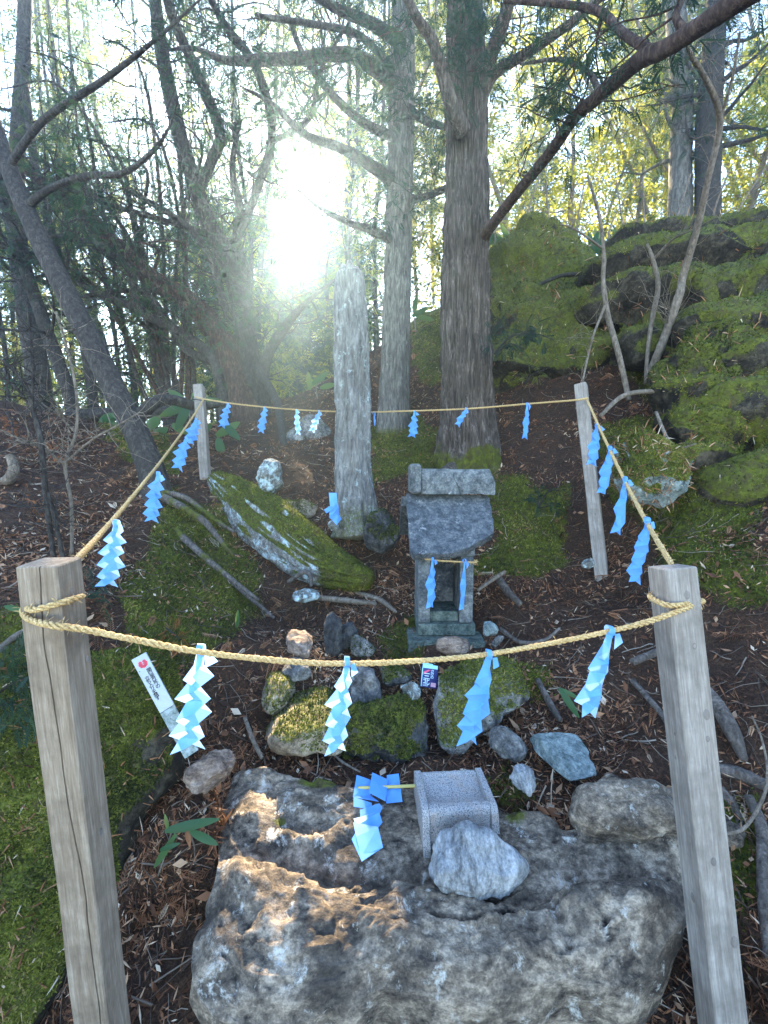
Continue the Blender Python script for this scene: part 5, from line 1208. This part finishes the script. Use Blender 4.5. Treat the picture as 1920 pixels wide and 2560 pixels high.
# background wood
def wood_tree(label, rows, mat, leafmat, kind, rng, nb, size, bright, blen=(0.6, 1.6), group='slender trees of the wood behind the shrine', nspr=22, start=0.3, name='forest_tree', cat='tree', up=0.25, lim=(-140, 2060)):
    best = None
    for t in range(14):
        dx = 0 if t == 0 else rng.normal(0, 45) if group else rng.normal(0, 14)
        rr = [(a[0] + dx, *a[1:]) for a in rows]; p, r = px_path(rr, 40); k = blocks(p, r) if len(p) else 0
        if best is None or k < best[0]: best = (k, p, r)
        if k == 0: break
    k, p, r = best
    rt = empty(name, p[0], label, cat, group)
    V, F = tube(p, r, 8, True, barky(int(rng.integers(1, 900)), 0.1, 3)); mesh('trunk', V, F, M[mat], True, rt)
    g = Geo(); pts = []; drs = []
    for k in range(nb):
        i = rng.integers(int(start * 39), 39)
        q = rand_path(p[i], rng.normal(size=3) * np.array([1, 0.8, 0.5]) + np.array([0, -0.15, up]), blen[0] + (blen[1] - blen[0]) * rng.random(), 8, rng, 0.2, 0.01)
        qx, qy, _ = proj(q)
        if qx.max() < lim[0] or qx.min() > lim[1] or qy.max() < -140: continue
        if blocks(q, 0.03): continue
        V, F = tube(q, np.linspace(max(0.006, r[i] * 0.3), 0.003, 8), 4, False); g.add(V, F)
        for kk in range(2):
            q2 = rand_path(q[rng.integers(2, 7)], rng.normal(size=3) + np.array([0, 0, 0.2]), 0.5 + 0.5 * rng.random(), 6, rng, 0.25)
            V, F = tube(q2, np.linspace(0.006, 0.002, 6), 3, False); g.add(V, F)
            a, b = limb_sprays(q2, rng, nspr // 4, 0.10, 0.1); pts.append(a); drs.append(b)
        a, b = limb_sprays(q, rng, nspr // 2, 0.13, 0.2); pts.append(a); drs.append(b)
    tag(g.make('branchwork', M[mat], True, rt), kind='stuff')
    sprays('foliage', np.vstack(pts), np.vstack(drs), size, kind, leafmat, rt, rng, bright)
rb = np.random.default_rng(77)
# two old trunks on the ridge at the upper right
wood_tree('left one of two old trunks side by side on the ridge at the upper right', [(1700,640,6.2,30),(1700,450,6.2,26),(1705,250,6.2,24),(1690,60,6.2,22),(1680,-150,6.2,18)], 'bark_mid', 'leaf_cypress', 'cypress', rb, 30, 0.2, 0.35, (0.5, 1.5), None, 20)
wood_tree('right one of two old trunks side by side on the ridge at the upper right', [(1766,640,6.0,30),(1770,450,6.0,27),(1772,280,6.0,27),(1785,100,6.0,24),(1800,-150,6.0,20)], 'bark_dark', 'leaf_cypress', 'cypress', rb, 30, 0.2, 0.35, (0.5, 1.5), None, 20)
# thin dark trunks at the left
for q, (lb, rows) in enumerate([
    ('thin dark trunk at the far left behind the bare saplings', [(195,1090,4.3,17),(170,980,4.3,16),(125,850,4.3,16),(80,720,4.3,15),(30,560,4.3,14),(-40,300,4.3,12)]),
    ('straight dark trunk just left of the leaning tree', [(240,1090,4.6,15),(232,1000,4.6,13),(215,880,4.6,12),(180,740,4.6,12),(100,480,4.6,10),(60,200,4.6,8)]),
    ('thick dark trunk fading in behind the left saplings', [(110,1060,4.9,26),(90,900,4.9,26),(60,720,4.9,22),(40,500,4.9,18),(60,100,4.9,15),(70,-300,4.9,12)])]):
    wood_tree(lb, rows, 'bark_dark', 'leaf_cypress', 'cypress', rb, 13, 0.15, 0.45, (0.5, 1.3), None, 14)
LBL_L = 'slender dark tree in the hazy thicket left of the dead trunk, seen against the sky'
LBL_R = 'slender pale tree in the sunlit thicket above the mossy rocks, seen against the sky'
for q in range(48):
    x = -120 + 1120 * (q + rb.random()) / 48; d = 6.0 + 8.0 * rb.random(); yb = 1090 - 60 * rb.random(); ln = -rb.random() * 260 - 20 if x < 650 else rb.normal(0, 60)
    w = (5 + 7 * rb.random()) * 6 / d
    top = -250 - 100 * rb.random()
    wood_tree(LBL_L, [(x, 1060, d, w), (x + ln * .1, 850, d, w * .9), (x + ln * .35 + rb.normal(0, 20), 600, d, w * .75), (x + ln * .7, 300, d, w * .6), (x + ln, top, d, w * .35)], 'bark_dark', 'leaf_yellow' if rb.random() < 0.34 else 'leaf_cypress', 'cypress' if rb.random() < .6 else 'broad', rb, 34, 0.14 + 0.0145 * d, 0.62, (0.6, 2.2), 'slender trees of the thicket at the left', 22, 0.0)
for q in range(12):
    x = 560 + 27 * q + rb.normal(0, 10); d = 11 + 2.5 * rb.random(); w = 4 + 3 * rb.random()
    wood_tree('faint distant tree low in the glare between the forked tree and the dead trunk', [(x, 1060, d, w), (x + rb.normal(0, 15), 900, d, w), (x + rb.normal(0, 25), 740, d, w * .8), (x + rb.normal(0, 30), 600, d, w * .5)], 'bark_dark', 'leaf_cypress', 'broad', rb, 44, 0.40, 0.4, (0.6, 1.8), 'distant trees low in the glare', 28, 0.0)
for q in range(32):
    x = 1000 + 1130 * (q + rb.random()) / 32; d = 6.6 + 5.5 * rb.random(); ln = rb.normal(-20, 150); w = (4.5 + 7 * rb.random()) * 6 / d
    wood_tree(LBL_R, [(x, 760, d, w * 1.1), (x + ln * .2, 550, d, w), (x + ln * .5 + rb.normal(0, 16), 350, d, w * .8), (x + ln, 100, d, w * .6), (x + ln * 1.2, -250, d, w * .4)], 'bark_pale', 'leaf_yellow' if rb.random() < 0.75 else 'leaf_cypress', 'broad' if rb.random() < .65 else 'cypress', rb, 32, 0.16 + 0.014 * d, 0.6, (0.6, 1.9), 'slender trees of the thicket at the right', 22, 0.02)

for q in range(13):                       # the wood goes on beyond both edges of the picture
    x = rb.uniform(-1500, -160) if q < 9 else rb.uniform(2060, 2700); d = 5.5 + 5 * rb.random(); w = (6 + 7 * rb.random()) * 6 / d; y0 = 1090 if q < 9 else 700
    wood_tree('tree of the wood standing beyond the edge of the picture', [(x, y0, d, w), (x + rb.normal(0, 30), 700 if q < 9 else 450, d, w * .9), (x + rb.normal(0, 60), 300, d, w * .7), (x + rb.normal(0, 80), -200, d, w * .4)], 'bark_dark', 'leaf_cypress' if q < 9 else 'leaf_yellow', 'cypress' if q < 9 else 'broad', rb, 22, 0.3, 0.45, (0.8, 2.2), 'trees beyond the edges of the picture', 22, 0.02, lim=(-2500, 4000))
# bare saplings
def sapling(label, stems, mat, seed, twigs=14, tl=0.3, group=None, name='bare_sapling', r0=0.003):
    rng = np.random.default_rng(seed); p, r = px_path(stems[0], 60); rt = empty(name, p[0], label, 'sapling', group)
    g = Geo()
    for q, rows in enumerate(stems):
        rows = [(a_, b_, c_, e_ * 0.78) for a_, b_, c_, e_ in rows]; _, p, r = trunk_part(rt, 'stem', rows, 44, mat, 9, seed + q, 0.16, 2)
        for k in range(twigs):
            i = rng.integers(12, 43); qq = rand_path(p[i], rng.normal(size=3) + np.array([0, 0, 0.6]), tl * (0.4 + rng.random()), 8, rng, 0.25)
            V, F = tube(qq, np.linspace(min(r0, r[i] * .7), 0.0008, 8), 4); g.add(V, F)
            if rng.random() < 0.6:
                q2 = rand_path(qq[4], rng.normal(size=3), tl * 0.4, 5, rng, 0.3); V, F = tube(q2, np.linspace(0.0016, 0.0007, 5), 4); g.add(V, F)
    tag(g.make('twigwork', M[mat], True, rt), kind='stuff')
sapling('tall crooked bare sapling with forked pale stem before the mossy ledge', [[(1622,945,3.1,12),(1660,845,3.05,12),(1697,740,3.0,12),(1707,690,3.0,11),(1745,560,2.9,10),(1772,440,2.8,9),(1800,300,2.7,9),(1768,205,2.6,8),(1722,125,2.5,6),(1700,40,2.4,4)],[(1690,740,3.0,6),(1672,800,3.02,5),(1668,830,3.05,5)],[(1800,300,2.7,5),(1830,200,2.6,4),(1850,80,2.5,3)]], 'bark_pale', 501, 22, 0.4)
sapling('thin bare stem just left of the tall crooked sapling', [[(1614,960,3.1,6),(1620,870,3.1,6),(1632,790,3.1,7),(1645,715,3.1,7),(1632,650,3.1,6),(1618,610,3.1,4)],[(1632,650,3.1,4),(1680,600,3.0,3),(1730,575,2.9,2)]], 'bark_pale', 511, 5, 0.2)
sapling('slim bare sapling rising from the fork of a fallen branch', [[(1572,1000,3.0,8),(1548,890,3.0,8),(1520,790,3.0,8),(1508,700,3.0,7),(1510,640,3.0,6),(1498,540,3.0,5),(1470,440,3.0,4)],[(1514,760,3.0,4),(1480,850,2.95,3),(1455,960,2.9,3)],[(1505,620,3.0,4),(1440,575,2.9,3),(1400,560,2.85,2)]], 'bark_pale', 521, 16, 0.3)
sapling('bare forked sapling at the far left with grey stems', [[(180,1395,2.2,5),(178,1260,2.2,5),(163,1160,2.2,5),(190,1080,2.2,4.5),(190,980,2.2,4),(170,880,2.2,3.5),(140,780,2.2,3)],[(163,1160,2.2,4),(100,1120,2.15,3),(40,1100,2.1,3)],[(165,1155,2.2,4),(230,1100,2.15,3),(300,1060,2.1,2.5),(350,1030,2.1,2)],[(188,1080,2.2,3.5),(150,1040,2.2,3),(125,1000,2.2,2.5)]], 'bark_pale', 531, 20, 0.3)
sapling('dark thin double stem rising behind the near left post', [[(135,1400,2.1,7),(118,1270,2.1,8),(108,1170,2.1,8),(100,1090,2.1,8),(80,1020,2.1,7),(60,960,2.1,6),(10,900,2.1,4)],[(158,1400,2.1,7),(140,1310,2.1,7),(120,1230,2.1,6)],[(80,1010,2.1,5),(82,900,2.1,4),(70,780,2.1,3)],[(90,1040,2.1,4),(40,970,2.1,4),(-20,930,2.1,3)]], 'bark_dark', 541, 24, 0.38)
# fallen branches and exposed roots, each a thing
BR = [
 ('long pale fallen branch arching over the bank right of the far right post', [(1500,1040,2.75,4),(1570,985,2.75,6),(1700,982,2.7,6),(1790,1008,2.65,6),(1845,1040,2.6,5)], 'bark_pale', 'branch'),
 ('crooked pale twig on the moss below the long fallen branch', [(1640,1030,2.6,4),(1670,1100,2.5,4),(1700,1120,2.45,3),(1740,1110,2.4,2)], 'bark_pale', 'branch'),
 ('broken stick beside the right wall of the shrine', [(1195,1475,2.3,4),(1230,1450,2.35,5),(1262,1430,2.4,5)], 'bark_pale', 'branch'),
 ('short grey root end poking from the litter right of the shrine', [(1245,1445,2.45,10),(1270,1480,2.35,10),(1300,1510,2.28,7)], 'root', 'root'),
 ('thick weathered root behind the near right post', [(1740,1700,1.7,13),(1790,1760,1.62,17),(1830,1830,1.55,18),(1860,1900,1.5,9)], 'root', 'root'),
 ('pale root crossing the right edge below the thick weathered root', [(1780,1920,1.52,13),(1850,1935,1.48,16),(1930,1970,1.42,14)], 'root', 'root'),
 ('dark root hugging the right edge of the picture', [(1870,1990,1.4,10),(1905,2080,1.32,13),(1908,2250,1.2,12),(1920,2400,1.12,10)], 'root', 'root'),
 ('curved root loop beside the near right post', [(1800,1970,1.45,8),(1830,2010,1.42,11),(1850,2060,1.38,11),(1845,2100,1.35,7)], 'root', 'root'),
 ('bare wiry vine looping out from behind the near right post', [(1810,2085,1.3,3.5),(1860,2070,1.28,4),(1905,2000,1.3,4),(1918,1930,1.33,3),(1905,1850,1.38,2.5),(1880,1790,1.42,2)], 'bark_pale', 'vine'),
 ('tangled slim root below the front rope at the right', [(1250,1570,2.2,4),(1300,1605,2.12,5),(1360,1600,2.1,4),(1400,1570,2.12,3)], 'root', 'root'),
 ('sloping root left of the crumpled streamer', [(1345,1700,1.95,6),(1370,1750,1.86,8),(1400,1800,1.78,6)], 'root', 'root'),
 ('grey stick lying toward the near right post', [(1580,1700,1.85,6),(1650,1780,1.72,7),(1690,1840,1.64,6)], 'root', 'branch'),
 ('snapped grey branch just left of the near right post', [(1580,1655,1.9,9),(1640,1630,1.92,9),(1690,1610,1.92,7)], 'root', 'branch'),
 ('bamboo coloured stick leaning behind the flat slab', [(612,1795,1.8,5),(632,1850,1.72,6),(655,1895,1.66,5)], 'bark_pale', 'branch'),
 ('thin wiry root curving down from the sunlit mossy block', [(800,1800,1.78,2.5),(806,1850,1.74,3),(850,1900,1.68,3),(900,1930,1.62,2)], 'bark_pale', 'root'),
 ('bleached branch lying on the litter below the fallen log', [(760,1490,2.45,6),(850,1500,2.42,7),(940,1510,2.4,5)], 'bark_pale', 'branch'),
 ('pair-forked bleached stick left of the shrine', [(890,1480,2.5,5),(950,1500,2.42,6),(990,1530,2.35,4)], 'bark_pale', 'branch'),
 ('pale dead branch on the dark bank at the far left', [(-20,1220,2.7,14),(20,1200,2.7,13),(35,1170,2.7,12),(25,1140,2.7,10)], 'bark_pale', 'branch'),
 ('bleached sticks end jutting out behind the near left post', [(-20,1640,1.6,7),(40,1590,1.68,8),(110,1560,1.75,6)], 'bark_pale', 'branch'),
 ('fallen horizontal bough behind the leaning tree', [(180,1040,4.2,14),(300,1035,4.2,15),(420,1030,4.25,14),(500,1040,4.3,10)], 'bark_dark', 'branch'),
 ('twisted root at the lower end of the fallen log', [(720,1455,2.5,5),(760,1430,2.48,6),(775,1440,2.45,5),(778,1465,2.42,4)], 'root', 'root'),
 ('dead bough hanging over the mossy dome', [(1330,720,4.1,4),(1400,690,4.1,5),(1470,680,4.0,5),(1560,630,3.9,4)], 'bark_dark', 'branch'),
]
for i, (lb, rows, mt, ct) in enumerate(BR):
    p, r = px_path(rows, 36); V, F = tube(p, r, 10, True, barky(600 + i, 0.16, 3)); c = p[len(p) // 2]
    o = mesh('fallen_branch' if ct == 'branch' else ('exposed_root' if ct == 'root' else 'vine'), V - c, F, M[mt], True); o.location = Vector([float(x) for x in c]); tag(o, lb, ct)
# mossy fallen log
def log():
    rng = np.random.default_rng(9)
    rt = empty('fallen_log', P(np.float64(720), np.float64(1360), np.float64(2.7)), 'thick fallen log with lichened bark and moss along its back', 'log')
    p, r = px_path([(540,1200,3.1,26),(585,1240,3.0,52),(650,1298,2.86,74),(720,1355,2.73,78),(800,1410,2.6,64),(870,1437,2.52,46),(925,1450,2.46,22)], 110)
    V, F = tube(p, r * 0.9, 90, True, barky(44, 0.1, 4, 2.0, 0.10)); Fq = np.array([f for f in F if len(f) == 4]); N = normals(V, Fq); 
    if (N * (V - np.vstack([np.repeat(p, 90, 0), p[:1], p[-1:]]))).sum() < 0: N = -N; Fq = Fq[:, ::-1].copy()
    vx, vy, _ = proj(V)
    ms = np.clip(sstep(0.1, 0.7, N @ unit(np.array([0.25, -0.1, 1.0])) + 0.25 * fbm(V * 7, 3, 3)) + sstep(760, 860, vx), 0, 1)
    mesh('trunk', V, F, M['bark_log'], True, rt, {'moss': ms}); o = moss_on(rt, V, Fq, ms, 14000, rng)
log()
# ------------------------------------------------------------------ small plants
def blade_leaf(base, tip, w, bow, g, var):
    base = np.array(base); tip = np.array(tip); ax = tip - base; L = np.linalg.norm(ax); s = unit(np.cross(ax, CAM - base)); up = unit(np.cross(s, ax)); n = 9; V = []
    for i in range(n):
        u = i / (n - 1); c = base + ax * u + up * bow * L * math.sin(math.pi * u); hw = w * (math.sin(math.pi * min(1, u * 0.9 + 0.08)) ** 0.7) / 2 + 0.0004
        V += [c - s * hw, c + up * hw * 0.25, c + s * hw]
    g.add(np.array(V), [tuple(f) for f in grid_faces(n, 3)], var)
def bamboo(label, leaves, d, stem=None, group=None):
    a = np.array(leaves, float); b0 = P(a[0, 0], a[0, 1], np.float64(d)); rt = empty('bamboo_grass', b0, label, 'plant', group)
    for k, (x0, y0, x1, y1, w) in enumerate(leaves):
        g = Geo(); blade_leaf(P(np.float64(x0), np.float64(y0), np.float64(d)), P(np.float64(x1), np.float64(y1), np.float64(d - 0.02 + 0.02 * (k % 3))), w * float(far_d(d)) / FPX, 0.05, g, 0.3 + 0.2 * (k % 3)); g.make('leaf', M['leaf_bamboo'], True, rt, 'var')
    if stem:
        p, r = px_path([(x, y, d + 0.01, 2) for x, y in stem], 14); V, F = tube(p, r, 6); mesh('stem', V, F, M['bark_pale'], True, rt)
bamboo('sprig of green bamboo grass left of the flat slab', [(412,2077,548,2048,22),(475,2078,545,2112,18),(440,2085,385,2170,16),(400,2125,450,2108,12),(420,2075,412,2035,8)], 1.30, [(445,2095),(430,2080),(415,2130),(395,2190)])
bamboo('pair of bamboo grass blades left of the crumpled streamer', [(1398,1720,1448,1795,16),(1402,1722,1450,1748,10)], 1.7, [(1372,1722),(1400,1720)])
bamboo('bamboo grass blade poking past the near left post', [(60,1528,10,1515,14)], 1.2)
bamboo('single upright bamboo grass blade behind the front rope', [(592,1570,595,1525,10)], 2.15)
bamboo('tuft of bamboo grass behind the far left post', [(470,1010,400,1040,22),(470,1010,420,975,20),(480,1005,505,960,18),(470,1015,440,1075,22),(480,1000,555,1000,14),(540,1090,600,1055,22),(560,1060,600,1100,20),(545,1095,555,1140,22),(430,1060,470,1085,20),(500,1090,530,1060,14)], 3.6, [(470,1010),(480,1090),(485,1170)])
bamboo('yellow-green sunlit bamboo grass leaves beside the leaning tree', [(250,1060,290,1035,26),(262,1075,300,1060,24),(365,1075,400,1040,24),(250,1080,262,1040,20),(380,1090,420,1070,22),(355,1090,352,1130,20)], 4.0, [(330,1090),(335,1150)])
bamboo('few bamboo grass leaves by the ridge behind the dead trunk', [(780,960,820,930,16),(775,975,770,930,14),(800,970,840,960,14)], 4.9, [(790,965),(795,1010)])
bamboo('bamboo grass leaves catching sun between the two cedars', [(1030,790,1070,770,14),(1035,785,1040,740,12),(1040,790,1085,800,12)], 5.2, [(1035,790),(1040,830)])
rp = np.random.default_rng(5)
for q in range(16):
    x = 1240 + 42 * q + rp.normal(0, 14); y = np.interp(x, [1230, 1350, 1450, 1560, 1700, 1920], [640, 612, 650, 640, 625, 605]) + rp.normal(6, 5); lv = []
    for k in range(7):
        a = rp.uniform(-2.6, -0.5); l = rp.uniform(28, 62); lv.append((x + rp.normal(0, 14), y - rp.uniform(0, 40), x + math.cos(a) * l, y - 22 + math.sin(a) * l, rp.uniform(9, 15)))
    bamboo('backlit bamboo grass clump on the crest of the mossy rocks', lv, 5.0, [(x, y - 20), (x + 3, y + 20)], 'bamboo grass along the crest of the mossy rocks')
def frond_plant(name, label, stems, size, mat, n, seed, bright, spread=0.03, cat='plant', kind='cypress'):
    rng = np.random.default_rng(seed); p, r = px_path(stems[0], 12); rt = empty(name, p[0], label, cat); g = Geo(); pts = []; drs = []
    for rows in stems:
        p, r = px_path(rows, 20); V, F = tube(p, r, 5); g.add(V, F); a, b = limb_sprays(p, rng, n, spread, 0.2); pts.append(a); drs.append(b)
    g.make('stem', M['bark_dark'], True, rt); sprays('foliage', np.vstack(pts), np.vstack(drs), size, kind, mat, rt, rng, bright, False, 0.1)
frond_plant('fir_seedling', 'bluish green fir seedling spreading at the right foot of the tallest cedar', [[(1235,885,3.1,4),(1280,840,3.05,3),(1340,835,3.0,2),(1385,850,2.95,1.5)],[(1240,890,3.1,3),(1270,860,3.0,2),(1310,870,2.95,1.5)],[(1235,880,3.1,3),(1225,835,3.1,2),(1260,815,3.05,1.5)],[(1290,845,3.05,2),(1330,815,3.0,1.5)]], 0.10, 'leaf_cypress', 34, 701, 0.15)
frond_plant('fir_seedling', 'small fir sprig sprouting from litter above the far right post', [[(1310,960,3.3,3),(1335,935,3.25,2),(1360,925,3.2,1.5)]], 0.08, 'leaf_yellow', 16, 702, 0.5)
frond_plant('cypress_sprig', 'fresh green cypress sprig at the left edge behind the near left post', [[(-60,1790,1.5,5),(0,1730,1.48,3),(50,1700,1.45,2),(85,1690,1.43,1)],[(-40,1780,1.5,4),(20,1760,1.46,2),(80,1770,1.42,1)],[(-30,1700,1.5,3),(20,1650,1.48,2),(70,1640,1.46,1)]], 0.075, 'leaf_cypress', 46, 703, 0.5)
frond_plant('cypress_sprig', 'green sprig behind the lowest streamer of the left rope', [[(215,1470,1.9,3),(250,1440,1.88,2),(275,1405,1.86,1)],[(220,1480,1.9,3),(275,1485,1.86,2)]], 0.07, 'leaf_cypress', 14, 704, 0.25)
frond_plant('fern_tuft', 'little green fern tuft on the mossy slope right of the shrine', [[(1345,1270,2.7,3),(1370,1230,2.68,2),(1400,1225,2.65,1)],[(1345,1270,2.7,3),(1345,1220,2.7,1)],[(1350,1270,2.7,2),(1390,1260,2.65,1)]], 0.08, 'leaf_cypress', 16, 705, 0.3)
for q, (lb, rows) in enumerate([('rusty dead cypress frond hanging on the dark bank at the left edge', [(15,1030,2.9,2),(30,1060,2.88,2),(35,1110,2.86,1.5)]), ('rusty dead cypress frond low on the bank at the left edge', [(45,1225,2.5,2),(75,1250,2.48,2),(100,1285,2.46,1.5)]), ('rusty dead frond behind the grey forked sapling', [(120,1135,2.8,2),(140,1130,2.8,2),(158,1135,2.8,1)]), ('rusty curled frond on the moss above the front rope', [(415,1570,1.9,2),(435,1585,1.88,2),(448,1600,1.86,1)])]):
    frond_plant('dead_frond', lb, [rows], 0.055, 'leaf_dead', 22, 720 + q, 0.5, 0.02, 'dead frond')
# small saplings filling the crest
for q in range(10):
    x = 1240 + 66 * q + rp.normal(0, 20); y = np.interp(x, [1230, 1350, 1450, 1560, 1700, 1920], [650, 620, 660, 650, 635, 615])
    sapling('leafless shoot on the crest of the mossy rocks', [[(x, y + 20, 4.9, 3), (x + rp.normal(0, 10), y - 80, 4.9, 2.5), (x + rp.normal(0, 30), y - 200, 4.9, 2)]], 'bark_pale', 800 + q, 6, 0.4, 'leafless shoots along the crest', r0=0.004)
HB = ((-95, -95, -14), (95, 95, 29))
g = Geo(); box_geo(g, [(a + b) / 2 for a, b in zip(*HB)], [b - a for a, b in zip(*HB)])
hm = bpy.data.materials.new('glow_haze'); hm.use_nodes = True; hn = hm.node_tree; hn.nodes.clear()
ho = hn.nodes.new('ShaderNodeOutputMaterial'); hv = hn.nodes.new('ShaderNodeVolumePrincipled')
hv.inputs['Color'].default_value = (0.5, 0.75, 1.0, 1); hv.inputs['Density'].default_value = 0.0042; hv.inputs['Anisotropy'].default_value = 0.78  # bluish air added to make the sun's glow, standing in for lens glare
hn.links.new(hv.outputs[0], ho.inputs['Volume'])
hz = g.make('glow_haze', hm, False); tag(hz, kind='stuff')
print('objects', len(bpy.data.objects), 'tris', sum(len(o.data.loops) - 2 * len(o.data.polygons) for o in bpy.data.objects if o.type == 'MESH'))
